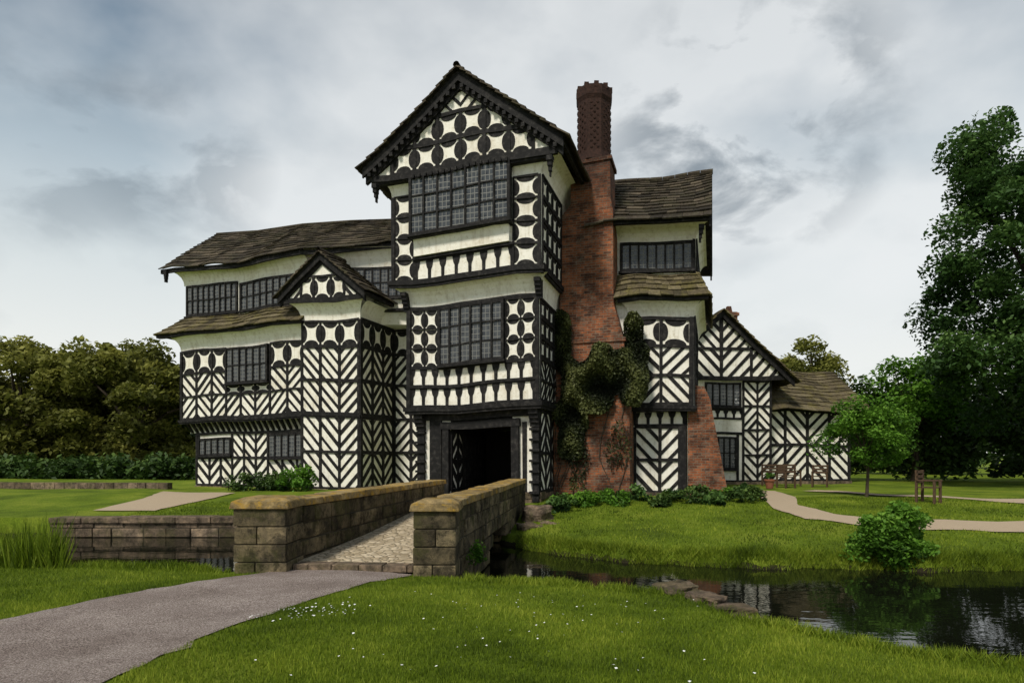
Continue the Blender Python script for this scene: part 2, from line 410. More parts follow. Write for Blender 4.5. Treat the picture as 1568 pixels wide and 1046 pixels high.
# ------------------------------------------------------------ terrain
def sm(a,b,x):
    t=np.clip((x-a)/(b-a),0,1); return t*t*(3-2*t)
NX=[-16,-13.2,-12.2,-10.5,-8.4,-3.8,-1,-.2,.6,1.9,2.15,3.0,3.9,6,9,14,30,60]
NY=[22,17,13,10.3,9.5,8.95,8.7,8.1,7.9,7.4,6.3,5.25,4.8,4.2,3.7,3.0,2,1]
FX=[-60,-14,-2.2,-.6,.3,2.7,6,9.1,20,60]
FY=[15.7,15.7,15.7,15.2,13.3,11.5,11.05,10.9,11.3,12]
def H(x,y):
    x=np.asarray(x,float); y=np.asarray(y,float)
    w=.10*np.sin(x*2.3+1)+.06*np.sin(x*5.1)+.04*np.sin(x*11.3)
    yn=np.interp(x,NX,NY)+w; yf=np.interp(x,FX,FY)+w*1.3*(x>-.6)
    d1=y-yn; d2=y-yf
    near=-1.4*sm(-.05,.75,d1)-.06*sm(-1.2,0,d1)+.012*np.sin(x*1.9)*np.sin(y*1.7)
    fr=np.where(d2<0,-.50+1.0*np.maximum(d2,-1)*.7,-.50+.20*sm(0,.30,d2)+.60*np.clip(d2/7,0,1)**.8)
    fl=-1.3+1.30*sm(.12,.3,d2)+.3*sm(.3,6,d2)
    k=sm(-1.8,-.4,x); far=fl*(1-k)+fr*k
    hz=np.maximum(near,far)
    bumpy=.02*np.sin(x*.9+y*.6)+.015*np.sin(x*2.1-y*1.3)
    return hz+bumpy*sm(0,3,np.minimum(np.abs(d1),np.abs(d2)))
def h1(x,y): return float(H(x,y))
def axis(lo,hi,flo,fhi,st):
    a=list(np.arange(flo,fhi,st)); x=flo; s=st; L=[]
    while x>lo: s*=1.25; x-=s; L.append(x)
    x=a[-1]; s=st; Rr=[]
    while x<hi: s*=1.25; x+=s; Rr.append(x)
    return np.array(L[::-1]+a+Rr)
xs=axis(-900,900,-15,14,.1); ys=axis(-60,1800,2,21,.1)
X,Y=np.meshgrid(xs,ys); Zg=H(X,Y)
nx,ny=len(xs),len(ys)
V=np.stack([X,Y,Zg],2).reshape(-1,3)
idx=np.arange(nx*ny).reshape(ny,nx)
q=np.stack([idx[:-1,:-1],idx[:-1,1:],idx[1:,1:],idx[1:,:-1]],2).reshape(-1,4)
me=bpy.data.meshes.new('ground'); me.vertices.add(len(V)); me.vertices.foreach_set('co',V.astype(np.float32).ravel())
me.loops.add(q.size); me.loops.foreach_set('vertex_index',q.ravel().astype(np.int32)); me.polygons.add(len(q)); me.polygons.foreach_set('loop_start',np.arange(0,q.size,4,dtype=np.int32)); me.update(calc_edges=True)
me.polygons.foreach_set('use_smooth',[True]*len(q))
gm,nt,b=newmat('lawn')
c=ramp(nt,noisef(nt,.55,7,.65),[(.32,(.065,.10,.011)),(.5,(.13,.19,.015)),(.66,(.22,.265,.032))])
c2=ramp(nt,noisef(nt,22,6,.8),[(.3,(.40,.45,.4)),(.5,(.95,.95,.9)),(.7,(1.45,1.35,1.2))])
c=mixc(nt,.9,c,c2,'MULTIPLY')
geo=nt.nodes.new('ShaderNodeNewGeometry'); sx=nt.nodes.new('ShaderNodeSeparateXYZ'); nt.links.new(geo.outputs['Position'],sx.inputs[0])
low=mth(nt,'LESS_THAN',mth(nt,'ADD',sx.outputs[2],mth(nt,'MULTIPLY',noisef(nt,6,5),.2)),-.28)
c=mixc(nt,low,c,(.03,.026,.014))
nt.links.new(c,b.inputs['Base Color']); b.inputs['Roughness'].default_value=.95; b.inputs['Specular IOR Level'].default_value=.1
bump(nt,b,noisef(nt,30,6,.8),.9,.04)
me.materials.append(gm); og=bpy.data.objects.new('ground',me); scn.collection.objects.link(og)
# water
mb=MB(); mb.face([(-17,3,-.45),(70,3,-.45),(70,17.5,-.45),(-17,17.5,-.45)])
wm,nt,b=newmat('moat_water'); b.inputs['Base Color'].default_value=(.006,.007,.004,1); b.inputs['Roughness'].default_value=.015; b.inputs['IOR'].default_value=1.33
mp=nt.nodes.new('ShaderNodeMapping'); mp.inputs['Scale'].default_value=(1,2.0,1); g=nt.nodes.new('ShaderNodeNewGeometry'); nt.links.new(g.outputs['Position'],mp.inputs['Vector'])
bump(nt,b,noisef(nt,2.2,3,.5,mp.outputs['Vector']),.07,.04); mb.obj('moat_water',[wm])
# paths
def strip(name,pts,mat,lift=.006,sub=6,zf=None,parent=None,cross=6):
    mb=MB(); rows=[]
    for i in range(len(pts)-1):
        for k in range(sub):
            t=k/sub; rows.append([pts[i][j]*(1-t)+pts[i+1][j]*t for j in range(4)])
    rows.append(list(pts[-1])); P=[]
    for n,r in enumerate(rows):
        L=[]
        jl,jr=.05*mnoise.noise(Vector((n*.7,3,1))),.05*mnoise.noise(Vector((n*.7,9,1)))
        for c in range(cross+1):
            t=c/cross+(jl if c==0 else 0)+(jr if c==cross else 0)
            x=r[0]*(1-t)+r[2]*t; y=r[1]*(1-t)+r[3]*t
            L.append((x,y,(zf(x,y) if zf else h1(x,y))+lift))
        P.append(L)
    for a,b_ in zip(P[:-1],P[1:]):
        for c in range(cross): mb.face([a[c],a[c+1],b_[c+1],b_[c]])
    return mb.obj(name,[mat],parent)
gr,nt,b=newmat('gravel_path')
c=ramp(nt,noisef(nt,80,4,.85),[(.38,(.11,.085,.075)),(.5,(.37,.305,.275)),(.62,(.80,.71,.66))])
c=mixc(nt,.85,c,ramp(nt,noisef(nt,1.1,7,.7),[(.35,(.66,.61,.57)),(.6,(1.12,1.09,1.06))]),'MULTIPLY')
nt.links.new(c,b.inputs['Base Color']); b.inputs['Roughness'].default_value=.95; b.inputs['Specular IOR Level'].default_value=.15; bump(nt,b,noisef(nt,80,4,.85),1,.03)
sg=M_simple('sandy_gravel',(.33,.25,.17),(.50,.40,.28),60)
PATH=[(-9.5,1.2,-2.3,-2.5),(-7.6,3.4,-2.75,2.8),(-5.9,4.9,-2.62,4.3),(-4.75,5.75,-2.47,5.55),(-4.1,7.0,-2.15,6.6),(-3.6,8.0,-1.75,7.6),(-3.25,8.62,-1.35,8.4),(-3.05,8.95,-1.28,8.72)]
G1=[(8.0,22.0,9.2,22.4),(7.4,19.0,8.5,19.2),(6.7,16.4,7.6,17.0),(6.7,14.6,7.8,15.5),(8.2,13.5,8.8,14.7),(11,13.3,11,14.5),(15,13.6,15,14.8),(25,14.2,25,15.6)]
G2=[(10.5,23.2,11.2,23.6),(11.6,20.2,12.2,21.0),(13.4,17.7,13.8,18.8),(16.5,16.0,16.8,17.2),(24,14.9,24.3,16.4)]
G3=[(-11.4,17.4,-9.6,17.2),(-11.2,19.5,-9.4,19.3),(-12,22,-9.3,21.6)]
strip('gravel_path',PATH,gr,.012)
strip('garden_path',G1,sg,.025); strip('garden_path',G2,sg,.033); strip('garden_path',G3,sg,.025)
# ------------------------------------------------------------ bridge
br=empty('stone_bridge')
def zdeck(x,y): return .02+.40*float(sm(8.9,18,y))
cb,nt,b=newmat('cobbles')
v=nd(nt,'ShaderNodeTexVoronoi'); v.inputs['Scale'].default_value=8.5; v.feature='DISTANCE_TO_EDGE'
g=nt.nodes.new('ShaderNodeNewGeometry'); nt.links.new(g.outputs['Position'],v.inputs['Vector'])
v2=nd(nt,'ShaderNodeTexVoronoi'); v2.inputs['Scale'].default_value=8.5; nt.links.new(g.outputs['Position'],v2.inputs['Vector'])
sc=nt.nodes.new('ShaderNodeSeparateColor'); nt.links.new(v2.outputs['Color'],sc.inputs[0])
c=ramp(nt,sc.outputs[0],[(0,(.36,.28,.175)),(.5,(.52,.42,.28)),(1,(.66,.55,.39))])
c=mixc(nt,ramp(nt,v.outputs['Distance'],[(.0,(1,1,1)),(.07,(0,0,0))]),c,(.14,.11,.06))
nt.links.new(c,b.inputs['Base Color']); b.inputs['Roughness'].default_value=.85
bump(nt,b,ramp(nt,v.outputs['Distance'],[(0,(0,0,0)),(.2,(1,1,1))]),1,.02)
strip('cobbled_deck',[(-3.12,9.0,-1.25,8.85),(-1.95,16.9,.0,16.9),(-2.2,18.9,-.1,18.2)],cb,0,sub=24,zf=zdeck,parent=br,cross=10)
def blocks(mb,P,L,z0,z1,ch,th,skip=None,bl=(.35,.85),m=0,mc=1):
    z=z0
    while z<z1-.02:
        hh=min(ch*R(.88,1.12),z1-z)
        if z1-z-hh<.08: hh=z1-z
        s=-R(0,.4)
        while s<L:
            w=R(*bl); a=max(s,0); b_=min(s+w,L)
            if b_-a>.04 and not (skip and skip((a+b_)/2,z+hh/2)):
                jo=R(-.02,.016); g_=.008
                pl=[(a+g_+R(0,.01),z+g_),(b_-g_,z+g_+R(-.006,.006)),(b_-g_-R(0,.01),z+hh-g_),(a+g_,z+hh-g_-R(0,.008))]
                mb.prism(P,pl,-th+R(-.01,.01),jo,m,R(0,1))
            s+=w
        z+=hh
def pillar(mb,x0,x1,y0,y1,z0,z1):
    P=wall_ab((x0,y0),(x1,y0)); D=y1-y0; n=4; zz=z0; W=x1-x0
    for i in range(n):
        hh=(z1-z0-.14)/n; j=R(-.012,.012)
        if i%2: mb.box(P,j,W+j,zz+.006,zz+hh-.006,-D,R(0,.012),0,R(0,1))
        else:
            k=W*R(.4,.6)
            mb.box(P,j,k-.006,zz+.006,zz+hh-.006,-D,R(0,.012),0,R(0,1)); mb.box(P,k+.006,W+j,zz+.006,zz+hh-.006,-D,R(0,.012),0,R(0,1))
        zz+=hh
    mb.box(P,.03,W-.03,z0,zz,-D+.03,-.03,1)
    f=[P(-.05,zz,.05),P(W+.05,zz,.05),P(W+.05,zz,-D-.05),P(-.05,zz,-D-.05)]
    g_=[P(-.03,zz+.10,.03),P(W+.03,zz+.10,.03),P(W+.03,zz+.10,-D-.03),P(-.03,zz+.10,-D-.03)]
    mb.poly(g_,f,2,.5)
    k=[P(.09,zz+.15,-.09),P(W-.09,zz+.15,-.09),P(W-.09,zz+.15,-D+.09),P(.09,zz+.15,-D+.09)]
    mb.poly(k,g_,2,.6)
bm_=MB()
PR=wall_ab((-.76,9.1),(.36,17.7)); PLf=wall_ab((-3.04,9.3),(-1.80,17.2))
arch=lambda s,z: z< .0 and abs(s-4.0)<1.9 and ((s-4.0)/1.9)**2+((z+.9)/.95)**2<1
for P,L in ((PR,PR.L),(PLf,PLf.L)):
    blocks(bm_,P,L,-.9,.80,.25,.42,arch)
    bm_.box(P,.02,L-.02,.05,.78,-.39,-.03,1)
    bm_.box(P,.02,2.1,-1,.05,-.39,-.03,1); bm_.box(P,5.9,L,-1,.05,-.39,-.03,1)
    s=0
    while s<L-.05:
        w=min(R(.5,.95),L-s)
        bm_.box(P,s+.008,s+w-.008,.80,.91+R(-.012,.012),-.46+R(-.01,.01),.04+R(-.01,.01),2,R(0,1)); s+=w
pillar(bm_,-3.74,-3.04,8.60,9.32,-.15,.95)
pillar(bm_,-1.30,-.74,8.42,9.08,-.15,.93)
N=10
for i in range(N):
    a0=math.pi*i/N; a1=math.pi*(i+1)/N
    f=lambda a:(4.0-1.9*math.cos(a),-.9+.93*math.sin(a))
    p,q2=f(a0),f(a1)
    bm_.face([PR(p[0],p[1],-.4),PR(q2[0],q2[1],-.4),PLf(q2[0],q2[1],0),PLf(p[0],p[1],0)],1)
bm_.obj('masonry',[stone,mortar,coping],br,bevel=.014)
mbf=MB(); P=wall_ab((-3.02,8.80),(-1.32,8.62)); s=0
while s<1.7:
    w=R(.22,.4); w=min(w,1.7-s); mbf.box(P,s+.006,s+w-.006,-.05,.035+R(0,.008),-.26,.0,0,R(.3,1)); s+=w
mbf.obj('threshold_setts',[redstone],br,bevel=.008)
mw=MB(); P=wall_ab((-11.3,15.62),(-2.2,15.62)); blocks(mw,P,P.L,-.9,-.10,.24,.4,bl=(.4,1.0)); mw.box(P,.02,P.L-.02,-1,-.12,-.38,-.03,1)
s=0
while s<P.L-.05:
    w=min(R(.7,1.5),P.L-s); mw.box(P,s+.008,s+w-.008,-.10,.045+R(-.02,.02),-.5,.05+R(-.02,.02),0,R(0,1)); s+=w
mw.obj('moat_wall',[redstone,mortar],None,bevel=.015)
def rock(name,loc,sc_,mat,seed,rot=0):
    bm=bmesh.new(); bmesh.ops.create_icosphere(bm,subdivisions=4,radius=1)
    for v_ in bm.verts:
        c_=v_.co.copy(); 
        k=max(abs(c_.x),abs(c_.y),abs(c_.z)); c_=c_.lerp(c_/k*.8,.75)
        c_*=1+.25*mnoise.fractal(c_*1.4+Vector((seed*7,0,0)),1,2,4)
        v_.co=Vector((c_.x*sc_[0],c_.y*sc_[1],c_.z*sc_[2]))
    me=bpy.data.meshes.new(name); bm.to_mesh(me); bm.free(); me.materials.append(mat)
    a=me.attributes.new('rnd','FLOAT','FACE'); a.data.foreach_set('value',[R(.3,.7)]*len(me.polygons))
    o=bpy.data.objects.new(name,me); o.location=loc; o.rotation_euler=(R(-.1,.1),R(-.1,.1),rot); scn.collection.objects.link(o); return o
for i,(x,y,z,a,b_,c_,r_) in enumerate([(1.92,7.45,-.10,.25,.24,.10,.3),(2.12,7.0,-.12,.22,.22,.10,.9),(2.27,6.58,-.15,.23,.18,.10,.1),(2.4,6.25,-.19,.18,.15,.09,.5),(2.62,5.9,-.24,.16,.12,.08,.2)]):
    rock('edging_stone',(x,y,z+.05),(a,b_,c_),redstone,i,r_)
for i,(x,y,z,a,b_,c_) in enumerate([(.62,15.9,-.02,.45,.5,.36),(.95,15.2,-.2,.3,.3,.2),(.4,14.9,-.25,.3,.35,.25)]):
    rock('boulder',(x,y,z),(a,b_,c_),redstone,i+9,i)
# ------------------------------------------------------------ manor house
hs=empty('timber_framed_manor_house'); WARP.add(hs)
T=Fr(.78,18.2,17.5)
mb=MB()
body(mb,T,-3.95,-2.88,.35,4.5,.0,3.0); body(mb,T,-.91,-.1,.35,4.5,.0,3.0); body(mb,T,-2.88,-.91,.35,4.5,2.4,2.98,TI)
P=T.wall(-3.95,.35,-.1,.35)
tb(mb,P,0,.24,.2,2.9,.10); tb(mb,P,.42,.80,.3,2.85,.09); tb(mb,P,.86,1.07,.3,2.6,.15); tb(mb,P,3.04,3.26,.3,2.6,.15)
tb(mb,P,3.66,3.86,.2,2.9,.10); tb(mb,P,.8,3.3,2.37,2.60,.17); tb(mb,P,.0,3.86,2.66,2.9,.12); tb(mb,P,.0,.86,.3,.5,.05);tb(mb,P,3.2,3.86,.3,.5,.05)
tb(mb,P,3.36,3.48,.3,2.5,.05)
for s_,dr in ((.12,1),(3.74,-1)):
    for k in range(7): mb.box(P,s_-.15,s_+.15,.45+k*.3,.52+k*.3,0,.17,TI)
    for k in range(5):
        z=2.35+k*.12; mb.box(P,s_-.14,s_+.14,z,z+.12,0,.12+.07*k,TI)
mb.box(P,1.07,3.04,.3,2.4,-3.1,-2.9,3)  # near-black sheet closes the passage, its depth of shade painted in
Pp=T.wall(-2.879,.4,-2.879,4.4); grid(mb,Pp,[.0,.5,1.0,1.5,2.0,2.5],[.5,1.4,2.35],['/\\/\\/','\\/\\/\\'],.12,.42,.24)
mb.box(Pp,.75,2.6,.44,2.3,.06,.12,3);  # door leaf added to darken the sunlit passage wall
for k in range(6): mb.box(Pp,.8+k*.3,1.06+k*.3,.5,2.25,.1,.135,TI)
for z in (.8,1.5,2.1): mb.box(Pp,.8,2.5,z,z+.07,.13,.16,TI)
body(mb,T,-2.86,-2.78,2.0,3.2,.4,2.4,3); body(mb,T,-1.0,-.92,.5,3.2,.4,2.4,3)  # near-black slabs along the passage sides, shade put into the colour
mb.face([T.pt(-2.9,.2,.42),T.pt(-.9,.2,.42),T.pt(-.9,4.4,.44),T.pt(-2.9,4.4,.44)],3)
P=T.wall(-.1,.35,-.1,2.4); grid(mb,P,[.05,.7,1.3,1.95],[.5,1.6,2.8],['/\\/','\\/\\'])
# --- first floor
body(mb,T,-4.15,0,0,4.5,2.93,6.65)
P=T.wall(-4.15,0,0,0)
rail(mb,P,0,4.15,2.84,3.04,.10)
tb(mb,P,0,.12,3.0,6.05,.06); tb(mb,P,4.03,4.15,3.0,6.05,.06)
grid(mb,P,[.12,4.03],[3.08,3.64],['b'],.07); grid(mb,P,[.12,4.03],[3.70,4.22],['b'],.07)
tb(mb,P,.05,4.1,3.635,3.705,.07)
grid(mb,P,[.12,.575,1.03],[4.26,4.84,5.42,6.0],['qq']*3,.045); grid(mb,P,[3.14,3.60,4.05],[4.26,4.84,5.42,6.0],['qq']*3,.045)
window(mb,P,1.10,4.32,3.08,5.98,6,3,.10)
cove(mb,P,0,4.15,6.08,6.62,0,.33)
tb(mb,P,-.02,4.17,6.02,6.10,.05)
Ps=T.wall(0,0,0,4.0); grid(mb,Ps,[.08,.6,1.12,1.64,2.16],[3.08,3.64,4.24,4.84,5.42,6.0],['qqqq','qqqq','qqqq','\\/\\/','////'],.07,.3,.13)
rail(mb,Ps,0,4,2.84,3.04,.098); cove(mb,Ps,0,4,6.08,6.62,0,.15,0,0)
for (cx_,cz_) in ((.0,5.95),(4.15,5.95)):
    for k in range(5): mb.box(P,cx_-.09,cx_+.09,cz_+.11*k,cz_+.11*(k+1),-.05,.07+.06*k,TI)
# --- second floor
body(mb,T,-4.49,.15,-.35,4.5,6.64,9.95)
P=T.wall(-4.49,-.35,.15,-.35)
rail(mb,P,0,4.64,6.60,6.80,.10)
tb(mb,P,0,.1,6.8,9.35,.05); tb(mb,P,4.54,4.64,6.8,9.35,.05)
grid(mb,P,[.1,.74],[6.82,7.46,8.10,8.74,9.36],['x','q']*2,.05); grid(mb,P,[3.82,4.56],[6.82,7.46,8.10,8.74,9.36],['x','q']*2,.05)
grid(mb,P,[.78,3.82],[6.82,7.42],['b'],.07)
tb(mb,P,.74,3.84,7.42,7.50,.10)
mb.box(P,.80,3.74,7.5,9.8,-.02,.16,PL)
cove(mb,lambda x,z,o:P(x,z,o+.16),.80,3.74,7.78,8.02,0,.10,0,0)
window(mb,lambda x,z,o:P(x,z,o+.24),.76,8.10,3.78,9.74,7,3,.05)
for x in (.76,3.70): mb.box(P,x,x+.08,8.05,9.8,0,.26,TI)
tb(mb,P,.7,3.84,7.98,8.07,.34)
for k in range(16):
    x=.85+k*.19; mb.box(P,x,x+.07,9.68,9.78,.28,.40,TI)
cove(mb,P,0,.74,9.38,9.78,0,.25,1,0); cove(mb,P,3.84,4.64,9.38,9.78,0,.25,0,1)
Ps=T.wall(.15,-.35,.15,4.0); grid(mb,Ps,[.08,.66,1.24,1.82,2.4],[6.82,7.46,8.10,8.74,9.36],['xqxq','qxqx']*2,.07)
rail(mb,Ps,0,4.2,6.60,6.80,.098); cove(mb,Ps,0,4.3,9.38,10.05,0,.45,0,0)
# --- gable
cu=-2.17; Pg=T.wall(cu,-.6,cu+1,-.6)
reg=[(-2.62,9.84),(2.62,9.84),(2.62,10.05),(0,12.06),(-2.62,10.05)]
for k in range(8):
    q_=clip(rect(-2.7+k*.675,9.8,-2.7+(k+1)*.675,12.2),reg)
    if q_: mb.prism(Pg,q_,-.3,0,PL)
tb(mb,Pg,-2.85,2.85,9.72,9.92,.08); mb.box(Pg,-2.7,2.7,9.66,9.73,-.2,.03,TI)
reg2=[(-2.55,9.9),(2.55,9.9),(2.55,10.12),(0,12.0),(-2.55,10.12)]
grid(mb,Pg,[-2.16,-1.44,-.72,0,.72,1.44,2.16],[9.92,10.64,11.36],['.xxxx.','xxxxxx'],.11,reg=reg2)
for sgn in(1,-1):
    stripes(mb,Pg,clip(rect(.0,11.4,.7,12),reg2) if sgn>0 else clip(rect(-.7,11.4,0,12),reg2),sgn,.4,.12)
def barge(mb,P,hw,za,zt,th,o0,o1,c=0):
    for s in(1,-1):
        for k in range(4):
            t,u=k/4,(k+1)/4; L=lambda a,b,x:a+(b-a)*x
            pl=[(c+s*hw*t,L(za,zt,t)),(c+s*hw*u,L(za,zt,u)),(c+s*hw*u,L(za,zt,u)-th),(c+s*hw*t,L(za,zt,t)-th)]
            if s>0: pl=pl[::-1]
            mb.prism(P,pl,o0,o1+k%2*.003,TI)
barge(mb,Pg,3.05,12.42,10.10,.30,.16,.22); barge(mb,Pg,3.0,12.36,10.08,.42,-.02,.10)
for s in (1,-1):
    for k in range(16):
        a=.12+k*.18; z=12.08-a*.763
        mb.box(Pg,s*a-.05,s*a+.05,z-.09,z+.02,.17,.235,TI)
for s in (-2.72,2.62):
    for k in range(4): mb.box(Pg,s-.06+.02*k,s+.10-.02*k,9.66-.13*(k+1),9.66-.13*k,-.05,.16-.04*k,TI)
Pb=T.wall(cu,4.4,cu+1,4.4); mb.prism(Pb,reg,-.1,0,PL)
# --- right wing
body(mb,T,.0,3.92,2.9,7.7,-.05,3.05); 
body(mb,T,.0,4.16,2.5,7.7,3.0,6.4)
P=T.wall(2.3,2.9,3.92,2.9)
grid(mb,P,[.05,.82,1.55],[.42,1.42,2.45],['\\/','\\/'],.1,.44,.16); tb(mb,P,1.36,1.62,.3,2.5,.08)
grid(mb,P,[.05,1.6],[2.5,2.95],['b'],.09)
P=T.wall(2.2,2.5,4.16,2.5)
rail(mb,P,0,1.96,2.92,3.08,.08); tb(mb,P,1.82,1.96,3,5.8,.06)
grid(mb,P,[.08,.98,1.86],[3.12,4.0,4.9,5.75],['qq','\\/','/\\'],.1,.40,.155)
tb(mb,P,.0,.1,3,5.8,.07)
cove(mb,P,0,1.96,5.80,6.3,0,.35)
Ps=T.wall(4.16,2.5,4.16,7.5); grid(mb,Ps,[.06,.9,1.8,2.7,3.6],[3.12,4.0,4.9,5.8],['qqqq','\\/\\/','/\\/\\'],.1); rail(mb,Ps,0,5,2.92,3.08,.078)
cove(mb,Ps,0,5,5.8,6.3,0,.3,0,0)
body(mb,T,.5,4.2,2.95,7.6,6.3,8.75)
P=T.wall(1.8,2.95,4.2,2.95)
window(mb,P,.12,7.38,2.30,8.22,8,1,.04); tb(mb,P,2.3,2.4,7.2,8.3,.07)
cove(mb,P,-.9,2.4,8.28,8.72,0,.45,0,1)
Ps=T.wall(4.2,2.95,4.2,7.6); cove(mb,Ps,0,4.65,8.3,8.72,0,.28,0,0); grid(mb,Ps,[.1,.9,1.8,2.8,3.8,4.6],[6.9,7.6,8.3],['qqqqq','/\\/\\/'],.1)
mb.poly([T.pt(4.25,2.6,8.72),T.pt(4.25,8.0,8.72),T.pt(4.25,5.3,11.0)],[T.pt(4.2,2.6,8.72),T.pt(4.2,8.0,8.72),T.pt(4.2,5.3,11.0)],PL)
for q1,q2 in (((2.1,8.55),(5.3,11.1)),((8.5,8.55),(5.3,11.1))):
    mb.poly([T.pt(4.66,q1[0],q1[1]),T.pt(4.66,q2[0],q2[1]),T.pt(4.66,q2[0],q2[1]-.25),T.pt(4.66,q1[0],q1[1]-.16)],[T.pt(4.60,q1[0],q1[1]),T.pt(4.60,q2[0],q2[1]),T.pt(4.60,q2[0],q2[1]-.25),T.pt(4.60,q1[0],q1[1]-.16)],TI)
Pe=T.wall(1.2,2.1,4.62,2.1)
for k in range(5): mb.box(Pe,k*.684,(k+1)*.684,8.56,8.68,-.1,.02+k%2*.003,TI)
for k in range(4): 
    body(mb,T,4.3,4.46-.03*k,2.2+.05*k,2.36,8.5-.13*(k+1),8.5-.13*k,TI)
# --- left wing
Lf=Fr(-5.49,23.5,20)
body(mb,Lf,-8.46,-2.3,.5,6,-.05,3.0); body(mb,Lf,-8.84,-2.3,.1,6,2.98,6.8)
P=Lf.wall(-8.46,.5,-2.6,.5)
X1=[.06,.75,1.35,1.95,2.55,3.15,3.75,4.45,5.15,5.82]
grid(mb,P,X1,[.38,1.5],['\\/\\/\\/\\\\/'],.09,.46,.17)
grid(mb,P,[.06,.18],[1.5,2.5],['.'],.09); grid(mb,P,[1.95,2.55,3.15,3.75],[1.5,2.5],['\\\\/'],.09,.44,.16)
window(mb,P,.22,1.62,1.88,2.28,5,1,.04); window(mb,P,3.8,1.5,5.75,2.4,6,1,.04)
tb(mb,P,0,5.86,2.44,2.56,.06)
cove(mb,P,-.3,5.86,2.55,2.98,0,.36,0,0)
for k in range(22):
    s=-.2+k*.28
    mb.poly([P(s,2.56,.05),P(s+.1,2.56,.05),P(s+.1,2.98,.40),P(s,2.98,.40)],[P(s,2.56,-.02),P(s+.1,2.56,-.02),P(s+.1,2.98,.25),P(s,2.98,.25)],TI)
P=Lf.wall(-8.84,.1,-2.6,.1)
rail(mb,P,0,6.24,2.94,3.10,.09)
Z1=[3.14,4.06,4.98,5.9]
grid(mb,P,[.05,.85,1.65,2.40],Z1,['qqq','\\/\\','/\\/'],.09,.40,.155)
grid(mb,P,[4.58,5.4,6.2],Z1,['qq','\\/','/\\'],.09,.40,.155)
grid(mb,P,[2.40,3.13,3.86,4.58],[3.14,4.06,4.42],['qqq','/\\/'],.09,.40,.155)
window(mb,P,2.48,4.50,4.50,5.86,6,2,.10)
tb(mb,P,0,.1,3.1,5.95,.06)
cove(mb,P,0,6.24,5.96,6.55,0,.42,1,0)
# 2F long gallery
body(mb,Lf,-9.1,-2.9,.6,5.6,6.6,9.5)
P=Lf.wall(-9.1,.6,-2.9,.6)
window(mb,P,.10,7.52,2.75,8.72,9,2,.03); window(mb,P,2.95,7.52,6.2,8.62,10,2,.03)
cove(mb,P,-.1,3.8,8.78,9.38,0,.44,1,0); cove(mb,P,3.8,6.3,8.68,9.30,0,.42,0,0)
A=Lf.pt(-2.9,.6,0); B=Lf.pt(3.2,2.05,0); P=wall_ab(A,B)
mb.box(P,0,P.L,6.6,9.55,-3.5,0,PL)
window(mb,P,.1,7.7,5.5,8.80,17,2,.03); cove(mb,P,0,P.L,8.88,9.50,0,.42,0,0)
# --- garderobe bay
body(mb,Lf,-2.6,0,-.15,2.6,-.05,7.3)
P=Lf.wall(-2.6,-.15,0,-.15)
grid(mb,P,[.05,.88,1.72,2.55],[.36,1.7,3.02],['\\\\/','\\\\/'],.11,.46,.17)
grid(mb,P,[.05,.88,1.72,2.55],[3.12,4.36,5.60],['\\\\/','\\\\/'],.11,.42,.16)
grid(mb,P,[.05,.88,1.72,2.55],[5.64,6.56],['qqq'],.08)
tb(mb,P,-.03,2.63,3.02,3.12,.07)
cove(mb,P,0,2.6,6.62,7.2,0,.35)
Ps=Lf.wall(0,-.15,0,2.2)
grid(mb,Ps,[.05,.8,1.55,2.3],[.36,1.7,3.02],['\\/\\','/\\/'],.14,.44,.20)
grid(mb,Ps,[.05,.8,1.55,2.3],[3.12,4.36,5.60,6.56],['qqq','/\\/','\\/\\'],.14,.42,.20)
mb.box(Ps,0,2.35,3.02,3.12,0,.068,TI); cove(mb,Ps,0,2.4,6.62,7.2,0,.35,0,0)
body(mb,Lf,-.1,3.2,2.2,5,-.05,7.2)
P=Lf.wall(0,2.2,3.2,2.2); grid(mb,P,[.05,.8,1.55,2.3,3.1],[.36,1.7,3.02,4.36,5.6,6.56],['qqqq','/\\/\\','\\/\\/','/\\/\\','\\/\\/'],.11,.42,.17)
mb.poly([Lf.pt(-.1,1.2,7.1),Lf.pt(3.2,1.2,7.1),Lf.pt(3.2,2.6,7.1),Lf.pt(-.1,2.6,7.1)],[Lf.pt(-.1,1.2,7.2),Lf.pt(3.2,1.2,7.2),Lf.pt(3.2,2.6,7.2),Lf.pt(-.1,2.6,7.2)],TI)
Pg=Lf.wall(-1.42,-.45,-.42,-.45)
rg=[(-1.55,7.28),(1.55,7.28),(1.55,7.45),(0,8.75),(-1.55,7.45)]
mb.prism(Pg,rg,-1.0,0,PL); rg2=[(-1.5,7.32),(1.5,7.32),(1.5,7.45),(0,8.68),(-1.5,7.45)]
grid(mb,Pg,[-1.5,-.95,-.38,.38,.95,1.5],[7.34,8.18],['/.x.\\'],.09,reg=rg2)
quat(mb,Pg,-1.0,7.38,-.42,8.1,rg2); quat(mb,Pg,.42,7.38,1.0,8.1,rg2)
tb(mb,Pg,-1.7,1.7,7.18,7.34,.07)
barge(mb,Pg,1.9,9.0,7.45,.26,.1,.17); barge(mb,Pg,1.86,8.95,7.44,.34,-.02,.06)
mb.obj('timber_frame_walls',HM,hs)
